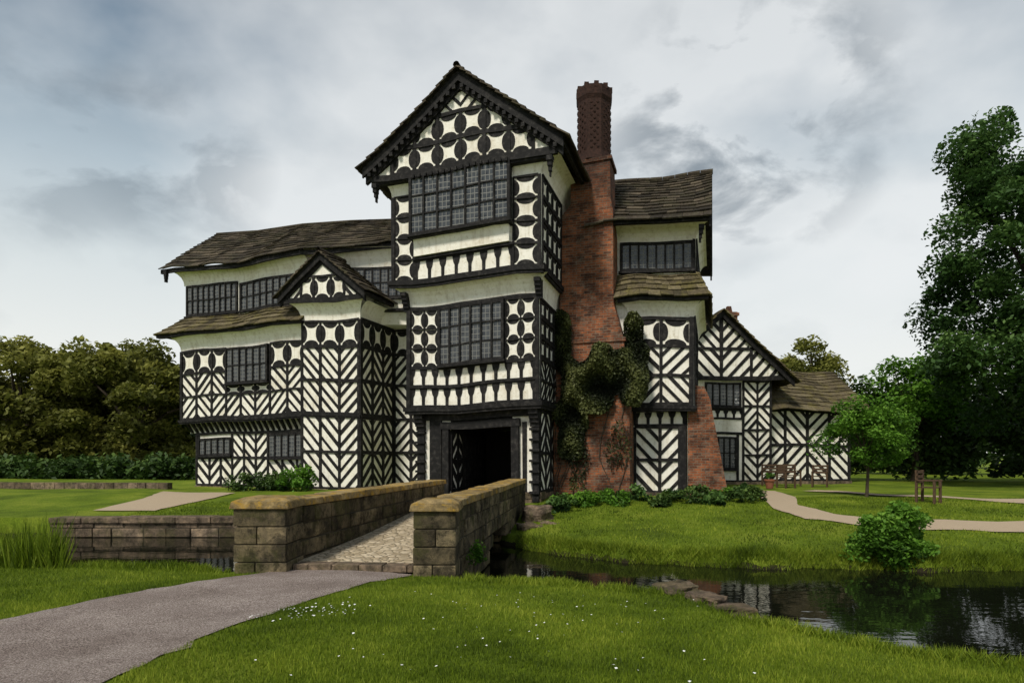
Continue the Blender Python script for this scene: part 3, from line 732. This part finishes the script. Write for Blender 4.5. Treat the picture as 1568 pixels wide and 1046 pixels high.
# --- roofs
rb=MB()
def Q(F,*p): return [F.pt(*a) for a in p]
e=3.12
roof(rb,*Q(T,(cu+e,-.95,10.08),(cu+e,4.9,10.08),(cu,4.9,12.46),(cu,-.95,12.46)),13)
roof(rb,*Q(T,(cu-e,4.9,10.08),(cu-e,-.95,10.08),(cu,-.95,12.46),(cu,4.9,12.46)),13)
roof(rb,*Q(T,(.9,2.05,8.66),(4.68,2.05,8.70),(4.68,5.3,11.25),(.9,5.3,11.25)),14,sag=.05)
roof(rb,*Q(T,(4.68,8.6,8.66),(.9,8.6,8.66),(.9,5.3,11.25),(4.68,5.3,11.25)),10)
ev=[(-9.95,.08,9.5),(-7.6,.08,9.40),(-5.3,.08,9.30),(-2.9,.12,9.44),(.2,.95,9.64),(3.2,1.5,9.85)]
rv=[(-10.0,3.2,11.95),(-7.7,3.3,11.85),(-5.3,3.4,11.75),(-2.9,3.5,11.7),(.2,4.2,11.75),(3.2,4.8,11.9)]
for i in range(5): roof(rb,Lf.pt(*ev[i]),Lf.pt(*ev[i+1]),Lf.pt(*rv[i+1]),Lf.pt(*rv[i]),14)
for i in range(5): roof(rb,Lf.pt(ev[i+1][0],ev[i+1][1]+6.6,9.4),Lf.pt(ev[i][0],ev[i][1]+6.6,9.4),Lf.pt(*rv[i]),Lf.pt(*rv[i+1]),8)
c=-1.42
roof(rb,*Q(Lf,(c+1.97,-.72,7.45),(c+1.97,2.0,7.45),(c,2.0,9.05),(c,-.72,9.05)),9,.34)
roof(rb,*Q(Lf,(c-1.97,1.0,7.45),(c-1.97,-.72,7.45),(c,-.72,9.05),(c,1.0,9.05)),9,.34)
for F,a,b_ in ((T,(cu,-.97,12.5),(cu,4.9,12.5)),(T,(.9,5.3,11.28),(4.7,5.3,11.28)),(Lf,(c,-.74,9.09),(c,1.6,9.09))):
    a=Vector(F.pt(*a)); b_=Vector(F.pt(*b_)); n=int((b_-a).length/.4)
    for k in range(n): tube(rb,[a.lerp(b_,k/n+.004),a.lerp(b_,(k+1)/n)],[.09+R(0,.01)]*2,8)
for i in range(5): tube(rb,[Lf.pt(*rv[i]),Lf.pt(*rv[i+1])],[.08,.08],8)
rb.obj('stone_slate_roofs',[slate],hs)
rp=MB()
roof(rp,*Q(Lf,(-9.75,-.38,6.62),(-2.45,-.38,6.58),(-2.45,.62,7.44),(-9.2,.62,7.46)),5,.42)
roof(rp,*Q(Lf,(-9.75,3,6.62),(-9.75,-.38,6.62),(-9.15,.6,7.46),(-9.15,3,7.46)),5,.42)
roof(rp,*Q(T,(1.8,2.05,6.33),(4.62,2.05,6.35),(4.3,2.97,7.28),(1.8,2.97,7.26)),5,.38)
roof(rp,*Q(T,(4.62,2.05,6.35),(4.62,7.5,6.35),(4.2,7.5,7.26),(4.2,2.9,7.28)),5,.38)
rp.obj('pent_roofs',[slate_l],hs)
fb=MB()
for i in range(5):
    a=Vector(Lf.pt(*ev[i])); b_=Vector(Lf.pt(*ev[i+1])); P=wall_ab(a,b_)
    for k in range(3):
        t,u=k/3,(k+1)/3; z0=a.z+(b_.z-a.z)*t; z1=a.z+(b_.z-a.z)*u
        fb.prism(P,[(P.L*t,z0-.20),(P.L*u,z1-.20),(P.L*u,z1-.03),(P.L*t,z0-.03)],-.1,k%2*.003,0)
P=Lf.wall(-9.72,-.34,-2.5,-.34)
for k in range(10): fb.box(P,P.L*k/10,P.L*(k+1)/10,6.50,6.60,-.2,k%2*.003,0)
P=T.wall(1.9,2.1,4.58,2.1)
for k in range(4): fb.box(P,P.L*k/4,P.L*(k+1)/4,6.24,6.33,-.2,k%2*.003,0)
P=Lf.wall(c+1.92,-.6,c+1.92,2.0); fb.box(P,0,P.L,7.30,7.44,-.1,0,0)
P=T.wall(cu+e-.08,-.8,cu+e-.08,4.8); fb.box(P,0,P.L,9.95,10.07,-.1,0,0)
for k in range(4):
    P=Lf.wall(-9.6,-.02,-8,-.02); fb.box(P,-.05+.02*k,.12-.02*k,9.36-.12*(k+1),9.36-.12*k,-.1,.04,0)
fb.obj('eaves_fascia',[timber],hs)
# --- chimney
ch=MB()
def taper(F,b0,b1,z0,z1,m=0):
    (u0,u1,v0,v1),(a0,a1,c0,c1)=b0,b1
    ch.poly([F.pt(a0,c0,z1),F.pt(a1,c0,z1),F.pt(a1,c1,z1),F.pt(a0,c1,z1)],[F.pt(u0,v0,z0),F.pt(u1,v0,z0),F.pt(u1,v1,z0),F.pt(u0,v1,z0)],m)
S=lambda u0,u1,v0,v1:(u0,u1,v0,v1)
taper(T,S(-.05,2.32,1.9,3),S(-.05,2.30,1.92,3),-.1,3.0)
taper(T,S(-.05,2.30,1.92,3),S(.05,2.12,1.98,3),3.0,5.02)
taper(T,S(.1,2.18,1.93,3),S(.1,2.18,1.93,3),5.02,5.14)
taper(T,S(.1,2.10,1.97,3),S(.12,1.80,2.02,3),5.14,6.2)
taper(T,S(.12,1.80,2.02,3),S(.14,1.78,2.05,3),6.2,9.0)
taper(T,S(.14,1.78,2.05,3),S(.45,1.70,2.1,3.1),9.0,9.4)
taper(T,S(.45,1.70,2.1,3.1),S(.45,1.68,2.1,3.1),9.4,10.6)
taper(T,S(.40,1.74,2.05,3.15),S(.40,1.74,2.05,3.15),10.6,10.72)
cx,cv=1.1,2.6
def star(z0,z1,r,m=0,rt=None):
    rt=rt or r; f=[];g_=[]
    for k in range(16):
        a=2*math.pi*(k+.5)/16; q_=1.0 if k%2 else .93
        f.append(T.pt(cx+math.cos(a)*rt*q_,cv+math.sin(a)*rt*q_,z1)); g_.append(T.pt(cx+math.cos(a)*r*q_,cv+math.sin(a)*r*q_,z0))
    ch.poly(f,g_,m)
star(10.7,10.95,.60,1,.55); star(10.93,12.6,.545,1); star(12.58,12.70,.55,1,.60); star(12.69,13.0,.60,1,.60)
for k in range(10):
    a=2*math.pi*k/10; p=T.pt(cx+math.cos(a)*.50,cv+math.sin(a)*.50,13.0)
    ch.poly([(p[0]-.07,p[1]-.07,13.08),(p[0]+.07,p[1]-.07,13.08),(p[0]+.07,p[1]+.07,13.08),(p[0]-.07,p[1]+.07,13.08)],[(p[0]-.07,p[1]-.07,12.9),(p[0]+.07,p[1]-.07,12.9),(p[0]+.07,p[1]+.07,12.9),(p[0]-.07,p[1]+.07,12.9)],1)
for k in range(15):
    for j in range(16):
        a=2*math.pi*(j+(k%2)*.5)/16; p=T.pt(cx+math.cos(a)*.50,cv+math.sin(a)*.50,11.02+k*.1)
        ch.poly([(p[0]-.04,p[1]-.04,p[2]+.04),(p[0]+.04,p[1]-.04,p[2]+.04),(p[0]+.04,p[1]+.04,p[2]+.04),(p[0]-.04,p[1]+.04,p[2]+.04)],[(p[0]-.03,p[1]-.03,p[2]),(p[0]+.03,p[1]-.03,p[2]),(p[0]+.03,p[1]+.03,p[2]),(p[0]-.03,p[1]+.03,p[2])],1)
bd=M_simple('sooty_brick',(.018,.011,.009),(.060,.030,.022),12,.9,.8,.02)
ch.obj('brick_chimney_stack',[brick,bd],hs)
bt=MB(); P=T.wall(0,2.75,5,2.75)
bt.prism(P,[(3.97,-.1),(5.25,-.1),(5.05,.9),(4.62,3.35),(4.45,3.75),(3.97,3.75)][:],-.7,0,0)
bt.prism(P,[(3.97,-.1),(5.3,-.1),(5.3,.12),(3.97,.12)],-.75,.05,0)
bt.obj('brick_buttress',[brick],hs)
pb=MB()
for F,u0,v0,u1,v1,z1 in ((T,-4.0,.3,-2.9,.3,.5),(T,-.9,.3,-.02,.3,.5),(T,2.28,2.8,4.0,2.8,.42),(Lf,-8.5,.45,-2.6,.45,.34),(Lf,-2.64,-.2,.04,-.2,.34)):
    blocks(pb,F.wall(u0,v0,u1,v1),math.hypot(u1-u0,v1-v0),-.2,z1,.25,.3)
blocks(pb,T.wall(-.05,.3,-.05,1.95),1.65,-.2,.5,.25,.3); blocks(pb,T.wall(.0,1.82,2.4,1.82),2.4,-.2,.22,.22,.3)
blocks(pb,Lf.wall(.05,-.2,.05,2.2),2.4,-.2,.34,.25,.3)
pb.obj('stone_plinth',[redstone],hs,bevel=.01)
# --- cottage range right
ct=empty('timber_framed_range'); WARP.add(ct); C=Fr(7.4,28,-4); mb=MB()
gc=1.75
body(mb,C,-1.4,4.15,.15,8,0,4.95)
P=C.wall(0,.15,4.15,.15)
Pg=C.wall(0,-.1,1,-.1); rgn=[(-1.3,4.92),(4.75,4.92),(4.75,5.0),(gc,7.6),(-1.3,5.0)]
mb.prism(Pg,rgn,-.5,0,PL); tb(mb,Pg,-1.4,4.8,4.86,5.04,.06)
grid(mb,Pg,[-.9,.4,gc,3.1,4.4],[4.98,6.25],['\\\\//'],.12,.56,.22,reg=rgn)
stripes(mb,Pg,clip(rect(.6,6.3,gc,7.6),rgn),-1,.5,.2); stripes(mb,Pg,clip(rect(gc,6.3,3,7.6),rgn),1,.5,.2)
tb(mb,Pg,gc-.07,gc+.07,5,7.5,.05)
barge(mb,Pg,3.25,7.95,4.85,.34,.1,.17,gc)
grid(mb,P,[2.85,3.5,4.1],[.45,1.6,2.7,3.75,4.85],['\\/','/\\','\\/','\\/'],.1,.42,.17)
window(mb,P,1.15,3.75,2.7,4.75,5,1,.04); grid(mb,P,[.9,2.85],[2.55,3.2,3.6],['b','.'],.1)
window(mb,P,1.7,1.0,2.5,2.35,3,2,.04); grid(mb,P,[.9,1.6,2.6,2.85],[.45,2.55],['/..'],.1,.42,.17)
body(mb,C,4.1,8.25,.9,5,0,3.75)
P=C.wall(4.1,.9,8.25,.9)
grid(mb,P,[.05,1.05,2.1,3.15,4.1],[.45,2.05,3.6],['\\\\//','//\\\\'],.13,.5,.19)
mb.obj('timber_frame_walls',HM,ct)
rb=MB()
roof(rb,*Q(C,(gc+3.35,-.45,4.78),(gc+3.35,8,4.78),(gc,8,7.95),(gc,-.45,7.95)),13,.5)
roof(rb,*Q(C,(gc-3.35,8,4.78),(gc-3.35,-.45,4.78),(gc,-.45,7.95),(gc,8,7.95)),13,.5)
roof(rb,*Q(C,(4.2,.35,3.62),(9.0,.35,3.62),(8.7,3.1,5.75),(4.2,3.1,5.75)),12,.5)
roof(rb,*Q(C,(9.0,5.8,3.62),(4.2,5.8,3.62),(4.2,3.1,5.75),(8.7,3.1,5.75)),8,.5)
rb.obj('stone_slate_roofs',[slate_l],ct)
ch=MB(); taper(C,S(4.05,4.7,5,5.7),S(4.05,4.7,5,5.7),3,9.0); taper(C,S(3.98,4.77,4.93,5.77),S(3.98,4.77,4.93,5.77),8.8,8.95)
taper(C,S(4.22,4.52,5.2,5.5),S(4.27,4.47,5.25,5.45),9.0,9.35); ch.obj('brick_chimney_stack',[brick],ct)
pb=MB(); blocks(pb,C.wall(0,.08,4.15,.08),4.15,-.1,.44,.25,.3); blocks(pb,C.wall(4.1,.82,8.3,.82),4.2,-.1,.44,.25,.3); pb.obj('stone_plinth',[redstone],ct)
gw=MB(); P=wall_ab((-30,25.5),(-13,24.2)); blocks(gw,P,P.L,.1,.55,.2,.3,bl=(.3,.7)); gw.obj('garden_wall',[redstone])
# ------------------------------------------------------------ furniture
def bench(name,x,y,rot,w=1.5):
    mb=MB(); P=wall_ab((x-w/2*math.cos(rot),y-w/2*math.sin(rot)),(x+w/2*math.cos(rot),y+w/2*math.sin(rot))); z=h1(x,y)
    for s in (0,w-.07):
        mb.box(P,s,s+.06,z,z+.62,-.06,0); mb.box(P,s,s+.06,z,z+.9,-.5,-.44); mb.box(P,s,s+.06,z+.60,z+.64,-.5,.02)
    for k in range(4): mb.box(P,0,w,z+.42,z+.45,-.1-.11*k,-.01-.11*k)
    for k in range(3): mb.box(P,0,w,z+.55+k*.13,z+.63+k*.13,-.47,-.44)
    return mb.obj(name,[wood],bevel=.006)
bench('garden_bench',11.2,26.3,.1); bench('garden_chair',12.3,25.6,-.5,.6); bench('garden_chair',10.9,25.0,.4,.55); bench('garden_chair',11.4,17.1,.6,.42)
def pot(x,y,s=1):
    mb=MB(); z=h1(x,y); tube(mb,[(x,y,z),(x,y,z+.02),(x,y,z+.28*s),(x,y,z+.28*s+.001),(x,y,z+.34*s)],[.01,.11*s,.16*s,.19*s,.19*s],14)
    e=empty('potted_plant'); mb.obj('pot',[terracotta],e)
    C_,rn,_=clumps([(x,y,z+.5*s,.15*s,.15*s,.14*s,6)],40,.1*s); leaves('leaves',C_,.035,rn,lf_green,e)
pot(9.9,24.6,1.1)
# ------------------------------------------------------------ vegetation
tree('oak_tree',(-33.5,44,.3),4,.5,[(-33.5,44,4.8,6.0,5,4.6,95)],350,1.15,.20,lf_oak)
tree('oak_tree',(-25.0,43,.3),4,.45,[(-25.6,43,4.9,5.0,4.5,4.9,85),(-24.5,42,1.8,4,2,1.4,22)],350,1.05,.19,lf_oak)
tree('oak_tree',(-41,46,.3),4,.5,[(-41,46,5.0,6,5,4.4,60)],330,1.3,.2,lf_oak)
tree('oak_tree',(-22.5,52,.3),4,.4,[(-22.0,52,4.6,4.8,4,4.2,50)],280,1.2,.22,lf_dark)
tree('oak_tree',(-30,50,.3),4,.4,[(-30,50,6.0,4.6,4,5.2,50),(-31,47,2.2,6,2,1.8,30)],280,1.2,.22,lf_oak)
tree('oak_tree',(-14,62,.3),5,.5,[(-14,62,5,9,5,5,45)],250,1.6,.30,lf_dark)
def hedge(name,x0,x1,y0,y1,hh,n,nl,size,mat,cr=.9,z0=.3):
    CC=[];rr=[]
    for i in range(n):
        t=(i+R(0,1))/n; x=x0+(x1-x0)*t; y=y0+(y1-y0)*t+R(-.6,.6); z=z0+R(.1,.95)**.8*hh*R(.7,1.08)
        C_,r_,_=clumps([(x,y,z,.4,.4,.3,2)],nl,cr); CC.append(C_); rr.append(r_)
    leaves(name,np.concatenate(CC),size,np.concatenate(rr),mat)
hedge('hedge',-38,-13,38,35,1.0,120,100,.17,lf_dark,.8)
hedge('shrubbery',17,34,34,29,5.0,160,120,.16,lf_dark,1.0)
hedge('shrubbery',20,52,48,40,6.5,110,110,.27,lf_dark,1.6)
hedge('woodland_edge',-90,-20,75,70,6,100,100,.5,lf_dark,2.4)
hedge('woodland_edge',25,95,80,60,8,100,100,.5,lf_dark,2.4)
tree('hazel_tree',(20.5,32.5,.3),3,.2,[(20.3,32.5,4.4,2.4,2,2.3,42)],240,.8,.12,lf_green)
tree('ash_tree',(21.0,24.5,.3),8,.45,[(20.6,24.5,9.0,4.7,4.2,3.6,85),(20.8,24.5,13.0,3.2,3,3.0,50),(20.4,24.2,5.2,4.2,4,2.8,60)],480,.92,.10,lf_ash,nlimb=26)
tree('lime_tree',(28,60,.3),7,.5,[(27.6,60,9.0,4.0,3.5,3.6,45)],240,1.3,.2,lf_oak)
tree('field_maple_tree',(10.75,19.4,.2),1.5,.055,[(10.75,19.4,2.10,1.42,1.2,.80,50),(10.6,19.4,2.85,.75,.7,.55,16)],180,.36,.055,lf_green,nlimb=18)
def bush(name,ells,nl,cr,size,mat):
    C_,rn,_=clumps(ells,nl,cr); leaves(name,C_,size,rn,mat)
bush('waterside_bush',[(6.65,11.35,-.05,.66,.5,.45,36),(6.95,11.4,.25,.42,.4,.36,20),(6.45,11.2,.30,.25,.25,.22,7)],230,.21,.045,lf_green)
rngp=[(1.1,17.2),(1.5,17.6),(2.4,18.0),(3.0,18.2),(3.6,18.0),(4.4,17.8),(5.2,17.9),(5.9,18.2),(6.6,18.6),(7.0,19.4),(2.0,17.2),(3.9,17.0),(5.4,17.0),(6.2,17.6),(1.3,16.6),(2.8,17.3),(4.7,17.3),(6.9,18.2)]
for (x,y) in rngp:
    z=h1(x,y); bush('border_plant',[(x,y,z+.16,.38,.3,R(.12,.30),9)],80,.17,R(.04,.065),random.choice([lf_green,lf_dark,lf_ash]))
bush('border_shrub',[(-9.1,23.3,.6,1.4,.5,.35,26)],140,.3,.06,lf_dark); bush('border_shrub',[(-7.7,22.8,.7,.7,.4,.45,16)],140,.3,.06,lf_green)
bush('bridge_weed',[(-.50,9.4,.1,.10,.3,.12,8)],60,.1,.03,lf_green)
CC=[];rr=[]
def ivy(F,u0,u1,v,z0,z1,n,out=.12):
    u=rng.uniform(u0,u1,n); z=rng.uniform(z0,z1,n)
    nz=np.array([mnoise.noise(Vector((a*1.7,b*1.3,v))) for a,b in zip(u,z)])
    ce=(u-(u0+u1)/2)/((u1-u0)/2); cz=(z-(z0+z1)/2)/((z1-z0)/2)
    keep=(ce**2+cz**2)<.85+nz*1.0
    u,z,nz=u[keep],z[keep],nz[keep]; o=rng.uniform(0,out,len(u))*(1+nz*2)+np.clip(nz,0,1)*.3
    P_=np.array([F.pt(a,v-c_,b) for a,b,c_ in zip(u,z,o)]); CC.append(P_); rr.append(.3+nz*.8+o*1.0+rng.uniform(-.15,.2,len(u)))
ivy(T,-.1,2.9,1.80,2.8,4.9,28000,.24); ivy(T,.0,1.1,1.82,1.2,3.8,9000,.15); ivy(T,-.1,.55,1.85,3.8,6.2,8000); ivy(T,1.9,2.9,2.25,3.2,5.9,10000,.2); ivy(T,.5,2.7,1.80,3.1,4.6,20000,.3)
ivy(T,.3,1.2,1.82,.5,2.6,900,.05); ivy(T,1.5,2.4,1.82,.9,2.6,500,.05)
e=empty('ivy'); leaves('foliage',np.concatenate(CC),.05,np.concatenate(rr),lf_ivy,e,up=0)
mb=MB()
for k in range(7):
    u=R(.1,2.2); pts=[]; z=0
    while z<3.3: pts.append(T.pt(u,1.88,z)); z+=.3; u=min(2.25,max(.0,u+R(-.15,.15)))
    tube(mb,pts,[.015]*len(pts),5)
mb.obj('stems',[bark],e)
# grass blades
def pg(L): return [(p[0],p[1]) for p in L]+[(p[2],p[3]) for p in L[::-1]]
polys=[pg(PATH),pg(G1),pg(G2),pg(G3)]
def inpoly(x,y,pg):
    ins=np.zeros(len(x),bool); n=len(pg)
    for i in range(n):
        x1,y1=pg[i]; x2,y2=pg[(i+1)%n]
        cnd=((y1>y)!=(y2>y))&(x<(x2-x1)*(y-y1)/((y2-y1)+1e-12)+x1); ins^=cnd
    return ins
def blades(name,x,y,hh,w,lean=.5,zmin=-.36):
    z=H(x,y); ok=(z>zmin)&~((x>-3.9+.13*(y-8.6))&(x<-.62+.13*(y-8.6))&(y>8.55)&(y<19))
    for p in polys: ok&=~inpoly(x,y,p)
    x,y,z=x[ok],y[ok],z[ok]; N=len(x)
    pn=np.sin(x*1.3+2*np.sin(y*.9))*np.sin(y*1.7+np.sin(x*2.1)); pn2=np.sin(x*4.1+3*np.sin(y*2.9))*np.sin(y*4.7+np.sin(x*5.1))
    hh=np.full(N,hh)*rng.uniform(.5,1.35,N)*(1+.35*pn*pn2)
    a=rng.uniform(0,2*np.pi,N); t=np.stack([np.cos(a),np.sin(a),np.zeros(N)],1)*(w*rng.uniform(.7,1.3,N))[:,None]
    a2=rng.uniform(0,2*np.pi,N); ln=np.stack([np.cos(a2),np.sin(a2),np.zeros(N)],1)*(hh*lean*rng.uniform(.2,1.2,N))[:,None]
    B_=np.stack([x,y,np.maximum(z,-.47)-.005],1); top=B_+ln; top[:,2]+=hh
    V=np.stack([B_-t,B_+t,top],1).reshape(-1,3)
    return np_mesh(name,V,3,np.clip(.40+.24*pn+.15*pn2+rng.uniform(-.28,.33,N),0,1),[gblade])
def samp(n,y0,y1,pw=1): 
    y=y0+(y1-y0)*rng.uniform(0,1,n)**pw; x=y*rng.uniform(-.86,.86,n); return x,y
x,y=samp(300000,3.6,10.5,1.15); blades('grass',x,y,.038,.0042)
x=rng.uniform(-10,16,90000); y=rng.uniform(10.5,19,90000); blades('grass',x,y,.05,.011)
x=rng.uniform(-.4,14,30000); y=np.interp(x,FX,FY)+rng.normal(.22,.18,30000); blades('bank_grass',x,y,.13,.008,.9,-.5)
x=rng.uniform(-.6,6,16000); y=np.interp(x,NX,NY)+rng.normal(-.02,.12,16000); blades('bank_grass',x,y,.08,.006,.8)
x=rng.uniform(-8,-3.6,9000); y=np.interp(x,NX,NY)+rng.normal(0,.15,9000); blades('bank_grass',x,y,.09,.007,.7)
y=rng.uniform(8.9,12.0,5200); x=y*rng.uniform(-.86,-.70,5200); k=rng.uniform(0,1,5200)<.5+.5*np.sin(x*5)*np.sin(y*4); blades('reeds',x[k],y[k],.6,.012,.4,-3)
CC=[]
for cx_,cy_,n,s_ in ((-2.0,5.9,55,.3),(-1.85,6.15,35,.28),(.5,5.7,28,.7),(-.2,6.4,18,.8),(1.2,6.4,14,.6),(1.0,4.6,14,.8),(-.6,4.9,12,.6)):
    for k in range(n):
        x_=random.gauss(cx_,s_); y_=random.gauss(cy_,s_*.45)
        if inpoly(np.array([x_]),np.array([y_]),polys[0])[0]: continue
        CC.append((x_,y_,h1(x_,y_)+R(.035,.055)))
leaves('daisies',np.array(CC),.011,np.full(len(CC),.5),petal,None,up=3,asp=.9)
# ------------------------------------------------------------ sky / light
w=bpy.data.worlds.new('World'); scn.world=w; w.use_nodes=True; nt=w.node_tree; bg=nt.nodes['Background']
sun_el,sun_az=49,210
sky=nt.nodes.new('ShaderNodeTexSky'); sky.sky_type='NISHITA'; sky.sun_disc=False
sky.sun_elevation=math.radians(sun_el); sky.sun_rotation=math.radians(sun_az)
tc=nt.nodes.new('ShaderNodeTexCoord'); D=tc.outputs['Generated']; sp=nt.nodes.new('ShaderNodeSeparateXYZ'); nt.links.new(D,sp.inputs[0])
zz=mth(nt,'MAXIMUM',sp.outputs[2],0.0); dn=mth(nt,'ADD',zz,.55)
cmb=nt.nodes.new('ShaderNodeCombineXYZ'); nt.links.new(mth(nt,'DIVIDE',sp.outputs[0],dn),cmb.inputs[0]); nt.links.new(mth(nt,'DIVIDE',sp.outputs[1],dn),cmb.inputs[1]); nt.links.new(zz,cmb.inputs[2])
cv=cmb.outputs[0]
def off(v,o):
    m=nt.nodes.new('ShaderNodeMapping'); m.inputs['Location'].default_value=o; nt.links.new(v,m.inputs['Vector']); return m.outputs[0]
n1=noisef(nt,2.0,6,.5,off(cv,(3.3,1.2,0)),.1); n2=noisef(nt,4.0,8,.52,off(cv,(1.3,5.2,0)),.15); n3=noisef(nt,6.5,8,.55,off(cv,(8.1,2.2,0)),.25)
def lobe(d,a,b_):
    d=Vector(d).normalized(); n=nt.nodes.new('ShaderNodeVectorMath'); n.operation='DOT_PRODUCT'; nt.links.new(D,n.inputs[0]); n.inputs[1].default_value=d
    return ramp(nt,n.outputs['Value'],[(a,(0,0,0)),(b_,(1,1,1))])
elev=ramp(nt,zz,[(0,(.93,.93,.87)),(.14,(.87,.89,.86)),(.26,(.72,.78,.79)),(.37,(.47,.56,.62)),(.50,(.19,.27,.355)),(.62,(.11,.165,.235)),(1,(.13,.18,.25))])
cl=ramp(nt,mth(nt,'ADD',n1,mth(nt,'MULTIPLY',lobe((.14,.86,.46),.80,.99),.24)),[(.46,(0,0,0)),(.72,(1,1,1))])
col=mixc(nt,mth(nt,'MULTIPLY',cl,.82),elev,(.88,.90,.90))
dk=ramp(nt,n2,[(.50,(0,0,0)),(.72,(1,1,1))])
col=mixc(nt,mth(nt,'MULTIPLY',dk,.24),col,(.33,.39,.44))
for dd,a,b_,k in (((.375,1,.53),.980,.997,.75),((.29,1,.46),.988,.999,.5),((-.52,1,.47),.992,.999,.45),((-.72,1,.50),.990,.999,.45)):
    wm_=mth(nt,'MULTIPLY',lobe(dd,a,b_),ramp(nt,n3,[(.46,(0,0,0)),(.60,(1,1,1))]))
    col=mixc(nt,mth(nt,'MULTIPLY',wm_,k),col,(.19,.235,.275))
sm_=nt.nodes.new('ShaderNodeVectorMath'); sm_.operation='SCALE'; sm_.inputs[3].default_value=.10; nt.links.new(sky.outputs[0],sm_.inputs[0])
col=mixc(nt,.94,sm_.outputs[0],col)
nt.links.new(col,bg.inputs['Color']); bg.inputs['Strength'].default_value=1.0
sd=bpy.data.lights.new('sun','SUN'); sd.energy=3.3; sd.angle=math.radians(10); sd.color=(1,.945,.84)
so=bpy.data.objects.new('sun',sd); scn.collection.objects.link(so)
az=math.radians(sun_az); el=math.radians(sun_el)
dv=Vector((math.sin(az)*math.cos(el),math.cos(az)*math.cos(el),math.sin(el)))
so.rotation_euler=dv.to_track_quat('Z','Y').to_euler()
cam=bpy.data.cameras.new('camera'); co=bpy.data.objects.new('camera',cam); scn.collection.objects.link(co)
co.location=(0,0,1.5); co.rotation_euler=(math.radians(90),0,0); cam.sensor_width=36; cam.lens=22.5; cam.shift_y=.1132; cam.clip_end=5000; cam.clip_start=.05
scn.camera=co
scn.view_settings.view_transform='Standard'; scn.view_settings.look='None'; scn.view_settings.exposure=0
